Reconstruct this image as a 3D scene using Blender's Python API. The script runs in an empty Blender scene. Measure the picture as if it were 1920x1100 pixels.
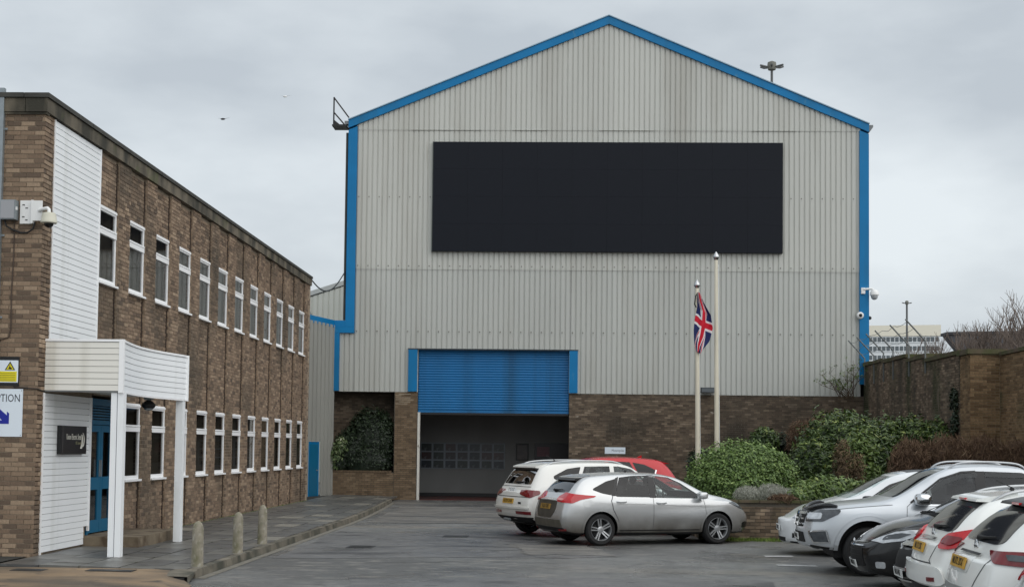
import bpy, bmesh, math, random
import numpy as np
from mathutils import Vector, Matrix
from mathutils.bvhtree import BVHTree
random.seed(7); RNG = np.random.default_rng(7)
scene = bpy.context.scene
COL = scene.collection

# ------------------------------------------------------------------ camera
cam_d = bpy.data.cameras.new('camera'); cam = bpy.data.objects.new('camera', cam_d); COL.objects.link(cam)
cam_d.sensor_width = 36; cam_d.lens = 36*2500/1920; cam_d.shift_y = 170/1920
cam_d.clip_start = 0.1; cam_d.clip_end = 3000
cam.matrix_world = (Matrix.Translation((0, 0, 1.95)) @ Matrix.Rotation(0.035295, 4, 'Z')
                    @ Matrix.Rotation(math.pi/2 + 0.047561, 4, 'X') @ Matrix.Rotation(0.0115, 4, 'Z'))
scene.camera = cam
scene.render.resolution_x = 1024; scene.render.resolution_y = 586
# ------------------------------------------------------------------ sky, sun, exposure
SUN_EL, SUN_AZ = math.radians(48), math.radians(130)      # azimuth from +Y (north) clockwise: behind the camera, to its right
world = bpy.data.worlds.new('World'); scene.world = world; world.use_nodes = True
wn, wl = world.node_tree.nodes, world.node_tree.links
for n in list(wn): wn.remove(n)
wo = wn.new('ShaderNodeOutputWorld'); add = wn.new('ShaderNodeAddShader')
sky = wn.new('ShaderNodeTexSky'); sky.sky_type = 'NISHITA'; sky.sun_disc = False
sky.sun_elevation = SUN_EL; sky.sun_rotation = SUN_AZ; sky.air_density = 1.0; sky.dust_density = 4.0
b1 = wn.new('ShaderNodeBackground'); b1.inputs[1].default_value = 0.012; wl.new(sky.outputs[0], b1.inputs[0])
tc = wn.new('ShaderNodeTexCoord'); mp = wn.new('ShaderNodeMapping'); mp.inputs['Scale'].default_value = (1, 1, 2.4)
mp.inputs['Location'].default_value = (0.35, 0.1, 0.2)
nz = wn.new('ShaderNodeTexNoise'); nz.inputs['Scale'].default_value = 3.0; nz.inputs['Detail'].default_value = 6; nz.inputs['Roughness'].default_value = .5
rp = wn.new('ShaderNodeValToRGB'); e = rp.color_ramp.elements
e[0].position = .37; e[0].color = (.53, .58, .625, 1); e[1].position = .65; e[1].color = (.81, .865, .895, 1)
b2 = wn.new('ShaderNodeBackground'); b2.inputs[1].default_value = 0.86
wl.new(tc.outputs['Generated'], mp.inputs[0]); wl.new(mp.outputs[0], nz.inputs[0]); wl.new(nz.outputs['Fac'], rp.inputs[0])
wl.new(rp.outputs[0], b2.inputs[0]); wl.new(b1.outputs[0], add.inputs[0]); wl.new(b2.outputs[0], add.inputs[1]); wl.new(add.outputs[0], wo.inputs[0])
sun_d = bpy.data.lights.new('sun', 'SUN'); sun = bpy.data.objects.new('sun', sun_d); COL.objects.link(sun)
sun_d.energy = 1.5; sun_d.angle = math.radians(95); sun_d.color = (1.0, .97, .93)
sd = Vector((math.sin(SUN_AZ)*math.cos(SUN_EL), math.cos(SUN_AZ)*math.cos(SUN_EL), math.sin(SUN_EL)))
sun.rotation_euler = sd.to_track_quat('Z', 'Y').to_euler()
vs = scene.view_settings; vs.view_transform = 'Standard'; vs.look = 'None'; vs.exposure = 0.14; vs.gamma = 1.0; vs.use_curve_mapping = False
scene.render.engine = 'CYCLES'

# ------------------------------------------------------------------ helpers
def S(r, g, b):
    f = lambda c: (c/255/12.92) if c/255 <= .04045 else ((c/255+.055)/1.055)**2.4
    return (f(r), f(g), f(b))

MATS = {}
def mat(name, col, rough=.6, metal=0., var=0., scale=4., stretch=(1, 1, 1), bump=0., bscale=60., coat=0., spec=.5,
        ramp=None, attr=None, rvar=0., stain=None, coord='Object', band=None):
    """procedural Principled material. ramp: list of (pos,col) driven by attribute `attr` or noise.
    stain: (colour, noise scale, stretch, threshold, softness, zlo, zhi)"""
    if name in MATS: return MATS[name]
    m = bpy.data.materials.new(name); m.use_nodes = True; MATS[name] = m
    n, l = m.node_tree.nodes, m.node_tree.links
    p = n['Principled BSDF']
    p.inputs['Roughness'].default_value = rough; p.inputs['Metallic'].default_value = metal
    p.inputs['Coat Weight'].default_value = coat; p.inputs['Coat Roughness'].default_value = .05
    p.inputs['Specular IOR Level'].default_value = spec
    t = n.new('ShaderNodeTexCoord')
    def noise(sc, st=(1, 1, 1), det=4, off=0):
        mp = n.new('ShaderNodeMapping'); mp.inputs['Scale'].default_value = st; mp.inputs['Location'].default_value = (off, off*1.7, off*.6)
        q = n.new('ShaderNodeTexNoise'); q.inputs['Scale'].default_value = sc; q.inputs['Detail'].default_value = det
        l.new(t.outputs[coord], mp.inputs[0]); l.new(mp.outputs[0], q.inputs[0]); return q.outputs['Fac']
    def maprange(src, a, b, c, d):
        q = n.new('ShaderNodeMapRange'); q.inputs[1].default_value = a; q.inputs[2].default_value = b
        q.inputs[3].default_value = c; q.inputs[4].default_value = d; l.new(src, q.inputs[0]); return q.outputs[0]
    def rgb(c):
        q = n.new('ShaderNodeRGB'); q.outputs[0].default_value = (*c, 1); return q.outputs[0]
    def scalec(c, fac):
        q = n.new('ShaderNodeVectorMath'); q.operation = 'SCALE'; l.new(c, q.inputs[0]); l.new(fac, q.inputs['Scale']); return q.outputs[0]
    def mix(fac, a, b):
        q = n.new('ShaderNodeMix'); q.data_type = 'RGBA'; l.new(fac, q.inputs[0]); l.new(a, q.inputs[6]); l.new(b, q.inputs[7]); return q.outputs[2]
    if ramp:
        rr = n.new('ShaderNodeValToRGB'); els = rr.color_ramp.elements
        while len(els) < len(ramp): els.new(.5)
        for i, (pos, c) in enumerate(ramp): els[i].position = pos; els[i].color = (*c, 1)
        if attr:
            a = n.new('ShaderNodeAttribute'); a.attribute_name = attr; l.new(a.outputs['Fac'], rr.inputs[0])
        else: l.new(noise(scale, stretch), rr.inputs[0])
        c = rr.outputs[0]
    else: c = rgb(col)
    if var: c = scalec(c, maprange(noise(scale, stretch), .25, .75, 1-var, 1+var))
    if band:       # cladding sheets of width band[0] differing by band[1]
        sx = n.new('ShaderNodeSeparateXYZ'); l.new(t.outputs[coord], sx.inputs[0])
        d = n.new('ShaderNodeMath'); d.operation = 'DIVIDE'; d.inputs[1].default_value = band[0]; l.new(sx.outputs[band[2] if len(band) > 2 else 0], d.inputs[0])
        fl = n.new('ShaderNodeMath'); fl.operation = 'FLOOR'; l.new(d.outputs[0], fl.inputs[0])
        w = n.new('ShaderNodeTexWhiteNoise'); w.noise_dimensions = '1D'; l.new(fl.outputs[0], w.inputs['W'])
        c = scalec(c, maprange(w.outputs['Value'], 0, 1, 1-band[1], 1+band[1]))
    for k, st in enumerate([] if not stain else (stain if isinstance(stain, list) else [stain])):
        sc_, nsc, nst, thr, soft, zlo, zhi = st
        f = maprange(noise(nsc, nst, 5, 3.1+k), thr-soft, thr+soft, 0, 1)
        if zlo is not None:
            sx = n.new('ShaderNodeSeparateXYZ'); l.new(t.outputs[coord], sx.inputs[0])
            q = n.new('ShaderNodeMath'); q.operation = 'MULTIPLY'; l.new(f, q.inputs[0]); l.new(maprange(sx.outputs[2], zlo, zhi, 1, 0), q.inputs[1]); f = q.outputs[0]
        c = mix(f, c, rgb(sc_))
    l.new(c, p.inputs['Base Color'])
    if rvar: l.new(maprange(noise(scale*.7, stretch, 3, 9), .3, .7, max(.02, rough-rvar), min(1, rough+rvar)), p.inputs['Roughness'])
    if bump:
        b = n.new('ShaderNodeBump'); b.inputs['Strength'].default_value = bump; b.inputs['Distance'].default_value = .02
        l.new(noise(bscale, (1, 1, 1), 3), b.inputs['Height']); l.new(b.outputs[0], p.inputs['Normal'])
    return m

def glass(name, tint, trans=.75, rough=.02, base=.04):
    if name in MATS: return MATS[name]
    m = bpy.data.materials.new(name); m.use_nodes = True; MATS[name] = m
    n, l = m.node_tree.nodes, m.node_tree.links
    for q in list(n): n.remove(q)
    o = n.new('ShaderNodeOutputMaterial'); mx = n.new('ShaderNodeMixShader'); lw = n.new('ShaderNodeLayerWeight'); lw.inputs[0].default_value = .5; pw_ = n.new('ShaderNodeMath'); pw_.operation = 'POWER'; pw_.inputs[1].default_value = 4; l.new(lw.outputs['Facing'], pw_.inputs[0]); fr = n.new('ShaderNodeMapRange'); fr.inputs[3].default_value = base; fr.inputs[4].default_value = .95; l.new(pw_.outputs[0], fr.inputs[0])
    tr = n.new('ShaderNodeBsdfTransparent'); tr.inputs[0].default_value = (*[c*trans for c in tint], 1)
    gl = n.new('ShaderNodeBsdfGlossy'); gl.inputs['Roughness'].default_value = rough; gl.inputs[0].default_value = (.95, .97, 1, 1)
    l.new(fr.outputs[0], mx.inputs[0]); l.new(tr.outputs[0], mx.inputs[1]); l.new(gl.outputs[0], mx.inputs[2]); l.new(mx.outputs[0], o.inputs[0])
    return m

class MB:
    """collects geometry; build() links it as one mesh object"""
    def __init__(s): s.v = []; s.f = []; s.m = []; s.t = []
    def add(s, v, f, mi=0, tint=0.):
        o = len(s.v); s.v += [tuple(p) for p in v]; s.t += [tint]*len(v)
        s.f += [tuple(i+o for i in q) for q in f]; s.m += [mi]*len(f); return s
    def box(s, x0, x1, y0, y1, z0, z1, mi=0, tint=0.):
        x0, x1 = min(x0, x1), max(x0, x1); y0, y1 = min(y0, y1), max(y0, y1); z0, z1 = min(z0, z1), max(z0, z1)
        return s.add([(x0, y0, z0), (x1, y0, z0), (x1, y1, z0), (x0, y1, z0), (x0, y0, z1), (x1, y0, z1), (x1, y1, z1), (x0, y1, z1)],
                     [(0, 3, 2, 1), (4, 5, 6, 7), (0, 1, 5, 4), (1, 2, 6, 5), (2, 3, 7, 6), (3, 0, 4, 7)], mi, tint)
    def prism(s, poly, fn, a, b, mi=0):
        """poly 2D list, fn(u,v,w)->xyz, extruded w from a to b"""
        n = len(poly); v = [fn(u, w, a) for u, w in poly] + [fn(u, w, b) for u, w in poly]
        f = [tuple(range(n))[::-1], tuple(range(n, 2*n))] + [(i, (i+1) % n, (i+1) % n+n, i+n) for i in range(n)]
        return s.add(v, f, mi)
    def tube(s, pts, r, n=8, mi=0, cap=True, tint=0.):
        pts = [Vector(p) for p in pts]; rs = r if isinstance(r, (list, tuple)) else [r]*len(pts)
        V = []; F = []
        up = None
        for i, p in enumerate(pts):
            d = (pts[min(i+1, len(pts)-1)]-pts[max(i-1, 0)]).normalized()
            if up is None: up = Vector((0, 0, 1)) if abs(d.z) < .9 else Vector((1, 0, 0))
            a = d.cross(up); a = a.normalized() if a.length > 1e-6 else Vector((1, 0, 0)); b = a.cross(d).normalized(); up = b
            V += [p + (a*math.cos(2*math.pi*k/n) + b*math.sin(2*math.pi*k/n))*rs[i] for k in range(n)]
        for i in range(len(pts)-1):
            F += [(i*n+k, i*n+(k+1) % n, (i+1)*n+(k+1) % n, (i+1)*n+k) for k in range(n)]
        if cap: F += [tuple(range(n))[::-1], tuple(range((len(pts)-1)*n, len(pts)*n))]
        return s.add(V, F, mi, tint)
    def lathe(s, prof, c=(0, 0, 0), n=16, mi=0, axis='Z', close=False):
        V = []; F = []
        for r, h in prof:
            for k in range(n):
                a = 2*math.pi*k/n; x, y = r*math.cos(a), r*math.sin(a)
                V.append((c[0]+x, c[1]+y, c[2]+h) if axis == 'Z' else ((c[0]+x, c[1]+h, c[2]+y) if axis == 'Y' else (c[0]+h, c[1]+x, c[2]+y)))
        m = len(prof)
        for i in range(m if close else m-1):
            j = (i+1) % m
            F += [(i*n+k, i*n+(k+1) % n, j*n+(k+1) % n, j*n+k) for k in range(n)]
        if not close: F += [tuple(range(n))[::-1], tuple(range((m-1)*n, m*n))]
        return s.add(V, F, mi)
    def ball(s, c, r, n=10, mi=0):
        rr = r if isinstance(r, (tuple, list)) else (r, r, r)
        V = [(c[0], c[1], c[2]-rr[2])]; F = []
        for i in range(1, n//2+1):
            ph = -math.pi/2 + math.pi*i/(n//2+1)
            V += [(c[0]+rr[0]*math.cos(ph)*math.cos(2*math.pi*k/n), c[1]+rr[1]*math.cos(ph)*math.sin(2*math.pi*k/n), c[2]+rr[2]*math.sin(ph)) for k in range(n)]
        V.append((c[0], c[1], c[2]+rr[2])); q = n//2
        F += [(0, 1+(k+1) % n, 1+k) for k in range(n)]
        for i in range(q-1): F += [(1+i*n+k, 1+i*n+(k+1) % n, 1+(i+1)*n+(k+1) % n, 1+(i+1)*n+k) for k in range(n)]
        F += [(1+(q-1)*n+k, 1+(q-1)*n+(k+1) % n, len(V)-1) for k in range(n)]
        return s.add(V, F, mi)
    def mesh(s, name, mats, smooth=None, tint=False):
        me = bpy.data.meshes.new(name); me.from_pydata(s.v, [], s.f)
        for m in (mats if isinstance(mats, (list, tuple)) else [mats]): me.materials.append(m)
        if any(s.m): me.polygons.foreach_set('material_index', s.m)
        if tint:
            a = me.attributes.new('tint', 'FLOAT', 'POINT'); a.data.foreach_set('value', s.t)
        if smooth is not None:
            me.polygons.foreach_set('use_smooth', [True]*len(s.f)); me.set_sharp_from_angle(angle=math.radians(smooth))
        me.update(); return me
    def build(s, name, mats, parent=None, smooth=None, tint=False, local=False):
        return link(name, s.mesh(name, mats, smooth, tint), parent, local)

def link(name, me, parent=None, local=False):
    o = bpy.data.objects.new(name, me); COL.objects.link(o)
    if parent is not None:
        o.parent = parent
        if not local and parent.parent is None: o.matrix_parent_inverse = Matrix.Translation(-Vector(parent.location))
    return o
def tag(o, label=None, cat=None, group=None, kind=None):
    if label: o['label'] = label
    if cat: o['category'] = cat
    if group: o['group'] = group
    if kind: o['kind'] = kind
    return o
def thing(name, label, cat, loc=(0, 0, 0), rotz=0., group=None):
    o = bpy.data.objects.new(name, None); COL.objects.link(o); o.location = loc; o.rotation_euler = (0, 0, rotz)
    o.empty_display_size = .2
    return tag(o, label, cat, group)
def struct(name, mb, m, **k): return tag(mb.build(name, m, **k), kind='structure')

def text(body, size, m, parent, M, name='lettering', align='CENTER', local=False, extr=.001, squeeze=1.):
    c = bpy.data.curves.new('txt', 'FONT'); c.body = body; c.size = size; c.align_x = align; c.align_y = 'CENTER'; c.extrude = extr; c.resolution_u = 2
    t = bpy.data.objects.new('txt', c); COL.objects.link(t)
    dg = bpy.context.evaluated_depsgraph_get(); me = bpy.data.meshes.new_from_object(t.evaluated_get(dg))
    bpy.data.objects.remove(t); bpy.data.curves.remove(c)
    me.transform(M @ Matrix.Diagonal((squeeze, 1, 1, 1))); me.materials.clear(); me.materials.append(m)
    return link(name, me, parent, local)
def facing(loc, xdir, ydir=(0, 0, 1)):
    x = Vector(xdir).normalized(); y = Vector(ydir).normalized(); z = x.cross(y)
    M = Matrix((x, y, z)).transposed().to_4x4(); M.translation = Vector(loc); return M

# ---- brick laying: rectangles in a wall plane
def courses(u0, u1, v0, v1, holes=(), bl=.225, bh=.075, j=.010, start=0):
    out = []; k = 0; v = v0
    while v < v1-.02:
        h = min(bh, v1-v); spans = [(u0, u1)]
        for (a, b, c, d) in holes:
            if c < v+h*.5 < d:
                ns = []
                for (p, q) in spans:
                    if b <= p or a >= q: ns.append((p, q)); continue
                    if a > p: ns.append((p, a))
                    if b < q: ns.append((b, q))
                spans = ns
        off = (bl/2 if (k+start) % 2 else 0)
        for (p, q) in spans:
            i = math.floor((p-u0-off)/bl); x = u0+off+i*bl
            while x < q:
                a, b = max(x, p), min(x+bl, q)
                if b-a > .03: out.append((a+j/2, b-j/2, v+j/2, v+h-j/2))
                x += bl
        v += bh; k += 1
    return out
class Plane:
    def __init__(s, O, U, N): s.O = Vector(O); s.U = Vector(U); s.N = Vector(N)
    def p(s, u, v, d): return s.O + s.U*u + Vector((0, 0, v)) + s.N*d
def lay(mb, pl, rects, depth=.012, rough=.003):
    flip = pl.U.cross(Vector((0, 0, 1))).dot(pl.N) > 0
    for (a, b, c, d) in rects:
        e = depth + random.uniform(-rough, rough); s = .0015
        V = [pl.p(a, c, -.01), pl.p(b, c, -.01), pl.p(b, d, -.01), pl.p(a, d, -.01), pl.p(a+s, c+s, e), pl.p(b-s, c+s, e), pl.p(b-s, d-s, e), pl.p(a+s, d-s, e)]
        F = [(4, 5, 6, 7), (0, 1, 5, 4), (1, 2, 6, 5), (2, 3, 7, 6), (3, 0, 4, 7)]
        if not flip: F = [q[::-1] for q in F]
        mb.add(V, F, 0, random.random())
BRICKS = {}
def brick_mesh(name, m, k):
    key = (name, k)
    if key not in BRICKS:
        mb = MB(); lay(mb, Plane((0, 0, 0), (1, 0, 0), (0, -1, 0)), [(-.5, .5, -.0325, .0325)], .012, 0)
        mb.t = [(k+.5)/8]*len(mb.v); BRICKS[key] = mb.mesh('brick', m, tint=True)
    return BRICKS[key]
def lay_objects(parent, pl, rects, m, name='brick'):
    ang = math.atan2(pl.U.y, pl.U.x)
    for (a, b, c, d) in rects:
        o = bpy.data.objects.new('brick', brick_mesh(name, m, random.randrange(8))); COL.objects.link(o)
        o.parent = parent; o.matrix_parent_inverse = Matrix.Translation(-Vector(parent.location)) if parent.parent is None else Matrix()
        o.location = pl.p((a+b)/2, (c+d)/2, random.uniform(-.003, .003)); o.rotation_euler = (0, 0, ang); o.scale = ((b-a), 1, (d-c)/.065)
# ================================================================== materials
brick_office = mat('brick_office', (0, 0, 0), .9, ramp=[(0, S(94, 80, 68)), (.25, S(121, 102, 85)), (.5, S(132, 112, 93)), (.75, S(142, 121, 101)), (1, S(162, 141, 119))], attr='tint', var=.16, scale=9, bump=.25, bscale=90,
                   stain=[(S(70, 64, 54), .55, (1, 1, .7), .62, .14, None, None)])
mortar = mat('mortar_joint', S(154, 140, 122), .95, var=.18, scale=6)
concrete_band = mat('weathered_concrete', S(112, 104, 90), .9, var=.3, scale=3, bump=.3, bscale=40, stain=[(S(58, 56, 48), 2.2, (1, 1, .35), .5, .12, None, None), (S(86, 90, 60), 1.5, (1, 1, 1), .66, .08, None, None)])
coping_dark = mat('dark_coping', S(66, 66, 62), .85, var=.25, scale=3)
white_board = mat('white_upvc', S(244, 247, 249), .35, var=.02, scale=1.5, stain=[(S(196, 198, 190), 1.2, (1, 1, .3), .66, .12, None, None)])
cream_board = mat('weathered_white_upvc', S(232, 230, 222), .4, var=.03, scale=1.2, stain=[(S(190, 186, 170), 1.6, (1.2, 1, .4), .62, .12, None, None)])
white_frame = mat('white_window_frame', S(250, 251, 252), .35)
board_gap = mat('board_backing', S(150, 154, 156), .7)
blue_paint = mat('blue_paint', S(4, 116, 172), .5, var=.10, scale=1.1, spec=.3, stain=[(S(26, 106, 150), 1.2, (1, 1, .25), .62, .1, None, None), (S(70, 130, 166), 3.5, (1, 1, .4), .70, .05, None, None)])
blue_door = mat('blue_door_paint', S(12, 98, 134), .4, var=.06, scale=3)
dark_int = mat('dark_interior', S(62, 60, 58), .9)
room_dark = mat('room_paint', S(70, 66, 62), .9, var=.1, scale=2)
win_glass = glass('window_glass', (.8, .84, .85), .62)
curtain_m = mat('grey_curtain', S(150, 146, 138), .9, var=.12, scale=7, stretch=(1, 6, .15))
galv = mat('galvanised_steel', S(150, 158, 162), .5, .6, var=.15, scale=8)
black_plastic = mat('black_plastic', S(26, 27, 29), .5)
white_plastic = mat('white_plastic', S(232, 233, 232), .4, var=.03)
beige_plastic = mat('beige_plastic', S(202, 200, 184), .45)
sign_white = mat('sign_white', S(225, 235, 244), .35)
sign_black = mat('sign_black', S(18, 18, 20), .3)
sign_yellow = mat('sign_yellow', S(232, 218, 30), .4)
navy = mat('navy_print', S(20, 34, 150), .4)
ink = mat('dark_ink', S(28, 30, 48), .5)

# ================================================================== ground, road, pavement
asphalt = mat('wet_asphalt', S(116, 117, 116), .36, var=.26, scale=.9, bump=.6, bscale=130, rvar=.18, spec=.5,
              stain=[(S(92, 92, 91), .23, (1, 1, 1), .52, .07, None, None), (S(128, 124, 117), .35, (.5, 1.6, 1), .60, .05, None, None), (S(62, 62, 63), 1.4, (1, 1, 1), .68, .05, None, None), (S(134, 131, 126), 4.5, (.55, 1.5, 1), .60, .05, None, None), (S(84, 84, 84), 7, (.5, 1.5, 1), .60, .05, None, None), (S(56, 56, 57), 19, (1, 1, 1), .66, .05, None, None)])
g = MB(); g.add([(-700, -200, 0), (700, -200, 0), (700, 1200, 0), (-700, 1200, 0)], [(0, 1, 2, 3)])
ground = struct('ground', g, asphalt)
patch_m = mat('repair_asphalt', S(104, 104, 105), .36, var=.22, scale=1.3, bump=.5, bscale=130, rvar=.14, stain=[(S(122, 121, 118), 4.5, (.55, 1.5, 1), .60, .05, None, None), (S(82, 82, 83), 7, (.5, 1.5, 1), .60, .05, None, None), (S(66, 66, 68), .8, (.6, 1.6, 1), .6, .05, None, None)])
patch_l = mat('worn_asphalt', S(120, 117, 112), .5, var=.22, scale=1.3, bump=.5, bscale=130, rvar=.12, stain=[(S(76, 75, 74), 21, (1, 1, 1), .62, .05, None, None), (S(84, 83, 82), .8, (.6, 1.6, 1), .55, .08, None, None)])
def rough_quad(pts, z, m, name):
    b = MB(); out = []
    for i in range(len(pts)):
        p, q = pts[i], pts[(i+1) % len(pts)]
        for k in range(6):
            t = k/6; out.append((p[0]+(q[0]-p[0])*t+random.uniform(-.1, .1), p[1]+(q[1]-p[1])*t+random.uniform(-.3, .3), z))
    b.add(out, [tuple(range(len(out)))]); o = b.build(name, m, ground); return tag(o, kind='structure')
rough_quad([(-4.9, 23.2), (1.2, 24.2), (-.4, 30), (-5, 30.5)], .004, patch_m, 'tarmac_patch')
rough_quad([(-.6, 24.6), (1.0, 24.4), (.6, 27.0), (-1.0, 27.2)], .008, patch_l, 'tarmac_patch')
rough_quad([(-4.9, 34), (-1, 34.5), (-1.2, 44), (-5.0, 44)], .004, patch_l, 'tarmac_patch')
rough_quad([(-3, 17), (3.2, 17), (3.2, 20.4), (-3, 19.9)], .004, patch_m, 'tarmac_patch')
crack_m = mat('crack_filler', S(44, 44, 45), .6)
def crack(pts, w=.02, seed=0):
    r = random.Random(seed); P = []
    for p, q in zip(pts[:-1], pts[1:]):
        k = max(2, int(math.dist(p, q)/.18))
        P += [(p[0]+(q[0]-p[0])*i/k+r.uniform(-.05, .05), p[1]+(q[1]-p[1])*i/k+r.uniform(-.07, .07)) for i in range(k)]
    P.append(pts[-1]); V = []; n = len(P)
    for i, (x, y) in enumerate(P):
        ww = w*(.35+r.random())*min(1, .3+2*min(i, n-1-i)/n); V += [(x, y-ww, .0108), (x, y+ww, .0108)]
    b = MB(); b.add(V, [(2*i, 2*i+2, 2*i+3, 2*i+1) for i in range(n-1)]); tag(b.build('road_crack', crack_m, ground), kind='structure')
for i, c_ in enumerate([[(-.9, 27.2), (-.6, 24.6), (.2, 22.8)], [(-3.2, 22.4), (-1.2, 22.9), (1.0, 22.6)], [(-4.8, 33.9), (-2.4, 34.3), (.5, 34.2)], [(1.4, 21.4), (3.2, 21.0)], [(-2.0, 25.4), (.4, 25.6), (1.0, 25.2)], [(-4.6, 38.5), (-1.4, 39.2)]]): crack(c_, .022, i)
line_paint = mat('worn_line_paint', S(236, 237, 237), .4, var=.1, scale=8, stain=(S(110, 110, 110), 9, (1, 1, 1), .66, .06, None, None))
for (x0, y0, x1, y1) in [(3.82, 24.8, 4.35, 24.86), (3.74, 22.9, 4.4, 22.84)]:
    for k in range(2):
        b = MB(); d = k*.14
        b.add([(x0, y0-.04+d, .0125), (x1, y1-.04+d, .0125), (x1, y1+.03+d, .0125), (x0, y0+.03+d, .0125)], [(0, 1, 2, 3)])
        tag(b.build('bay_marking', line_paint, ground), kind='structure')
iron = mat('cast_iron', S(48, 49, 50), .5, .3, var=.2, scale=20)
b = MB(); b.box(-4.05, -3.55, 25.5, 26.1, .0, .012); 
for k in range(5): b.box(-4.0, -3.6, 25.56+k*.1, 25.62+k*.1, .012, .018)
tag(b.build('drain_cover', iron), 'small rectangular iron drain cover sunk in the road by the bollards', 'drain cover')
b = MB(); b.box(-2.5, -1.95, 28.9, 29.5, 0, .011); b.box(-2.44, -2.01, 28.97, 29.43, .011, .015)
tag(b.build('manhole_cover', iron), 'square iron manhole cover in the middle of the wet road', 'manhole')

flag_ms = [mat('paving_slab_dark', S(88, 88, 87), .36, var=.25, scale=3, bump=.25, bscale=60, rvar=.12, stain=(S(52, 56, 44), 1.3, (1, 1, 1), .60, .08, None, None)),
           mat('paving_slab_mid', S(104, 103, 99), .4, var=.25, scale=3, bump=.25, bscale=60, rvar=.12, stain=(S(56, 58, 46), 1.3, (1, 1, 1), .60, .08, None, None)),
           mat('paving_slab_pale', S(126, 123, 114), .5, var=.2, scale=3, bump=.25, bscale=60, rvar=.1)]
pavement_base = mat('pavement_bed', S(46, 46, 42), .9, var=.3, scale=6)
kx = lambda y: -5.26 if y < 33 else -5.26 - .5*((y-33)/13)**1.6          # kerb line
pz = lambda x: .12 + .05*(-5.4-x)/2.8
b = MB(); ys = list(np.linspace(19.3, 48.9, 30))
for i in range(len(ys)-1):
    y0, y1 = ys[i], ys[i+1]
    b.add([(-9.2, y0, .150), (kx(y0)-.16, y0, .10), (kx(y1)-.16, y1, .10), (-9.2, y1, .150)], [(0, 1, 2, 3)])
b.add([(-16, 14, .165), (-8.3, 14, .165), (-8.3, 20.75, .165), (-16, 20.75, .165)], [(0, 1, 2, 3)])
pav = struct('pavement', b, pavement_base)
rows = [(-8.205, -7.62), (-7.61, -7.02), (-7.01, -6.42), (-6.41, -5.9), (-5.89, -5.43)]
slab_cache = {}
y = 19.42; i = 0
for r, (x0, x1) in enumerate(rows):
    y = 19.42 + (.45 if r % 2 else 0)
    first = True
    while y < 48.6:
        L = .9
        if first and r % 2: ya, yb = 19.42, y; first = False
        else: ya, yb = y, min(y+L, 48.8); y += L
        X1 = x1 if r < 4 else kx((ya+yb)/2)-.165
        m = flag_ms[random.choices([0, 1, 2], [.5, .43, .07])[0]]
        key = (r, round(X1-x0, 2), round(yb-ya, 2), m.name)
        if key not in slab_cache:
            q = MB(); w, l = (X1-x0-.012)/2, (yb-ya-.012)/2; q.box(-w, w, -l, l, -.05, 0); slab_cache[key] = q.mesh('paving_slab', m)
        o = link('paving_slab', slab_cache[key], pav, True)
        xc = (x0+X1)/2; o.location = (xc, (ya+yb)/2, pz(xc)+random.uniform(-.004, .004))
        o.rotation_euler = (random.uniform(-.006, .006), math.atan(.05/2.8)+random.uniform(-.005, .005), 0)
kerb_m = mat('kerb_concrete', S(112, 106, 94), .75, var=.25, scale=3, bump=.3, bscale=50, stain=(S(66, 66, 56), 2.4, (1, 1, 1), .55, .1, None, None))
kerb = struct('kerb', MB().box(-5.42, -5.27, 19.36, 19.37, -.1, .05), kerb_m)
y = 19.38
while y < 46.6:
    y1 = y+.915; a, c = kx(y), kx(y1-.012)
    q = MB(); q.add([(a-.155, y, -.05), (a, y, -.05), (c, y1-.012, -.05), (c-.155, y1-.012, -.05), (a-.155, y, .118), (a-.02, y, .118), (c-.02, y1-.012, .118), (c-.155, y1-.012, .118)],
          [(4, 5, 6, 7), (0, 1, 5, 4), (1, 2, 6, 5), (2, 3, 7, 6), (3, 0, 4, 7)])
    q.build('kerb_stone', kerb_m, kerb); y = y1
b = MB()
for i in range(len(ys)-1):
    y0, y1 = ys[i], ys[i+1]
    if y1 > 46.8: break
    b.add([(kx(y0)+.02, y0, .006), (kx(y0)+.15, y0, .006), (kx(y1)+.15, y1, .006), (kx(y1)+.02, y1, .006)], [(0, 1, 2, 3)])
struct('gutter', b, mat('gutter_concrete', S(118, 114, 104), .6, var=.3, scale=5, bump=.3, bscale=60))
apron_m = mat('stained_concrete', S(136, 116, 92), .7, var=.24, scale=1.6, bump=.35, bscale=70, rvar=.15, stain=[(S(92, 82, 70), .9, (.6, 1.5, 1), .52, .1, None, None), (S(74, 68, 60), 3, (1, 1, 1), .66, .06, None, None)])
b = MB(); top = [(-16, 19.0), (-8.4, 19.1), (-7.2, 19.36), (-5.9, 19.36), (-5.6, 19.2)]
b.add([(p[0], p[1], .148 if p[0] < -8 else .13) for p in top] + [(-5.0, 18.2, .02), (-4.6, 14, .012), (-16, 10, .06)], [tuple(range(8))[::-1]])
apron = struct('concrete_apron', b, apron_m)
b = MB(); b.box(-7.75, -7.3, 18.72, 19.0, .10, .142); tag(b.build('access_cover', iron), 'flat iron access cover set in the stained concrete apron', 'access cover')
b = MB(); b.box(-6.72, -6.05, 18.86, 19.12, .08, .138); tag(b.build('inspection_cover', iron), 'rectangular inspection cover next to the kerb gully', 'access cover')
gl = thing('kerb_gully', 'broken kerb gully inlet with dark opening at the kerb end', 'drain', (-5.4, 18.75, 0))
b = MB(); b.add([(-5.66, 18.5, .0), (-5.14, 18.5, .0), (-5.2, 18.98, .05), (-5.58, 18.98, .05), (-5.64, 18.55, .115), (-5.16, 18.55, .10), (-5.24, 19.37, .128), (-5.56, 19.37, .132)],
     [(4, 5, 6, 7), (1, 2, 6, 5), (2, 3, 7, 6), (3, 0, 4, 7)]); b.build('hood_stone', kerb_m, gl)
MB().box(-5.6, -5.2, 18.515, 18.9, -.05, .088).build('opening', black_plastic, gl)
b = MB()
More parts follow.
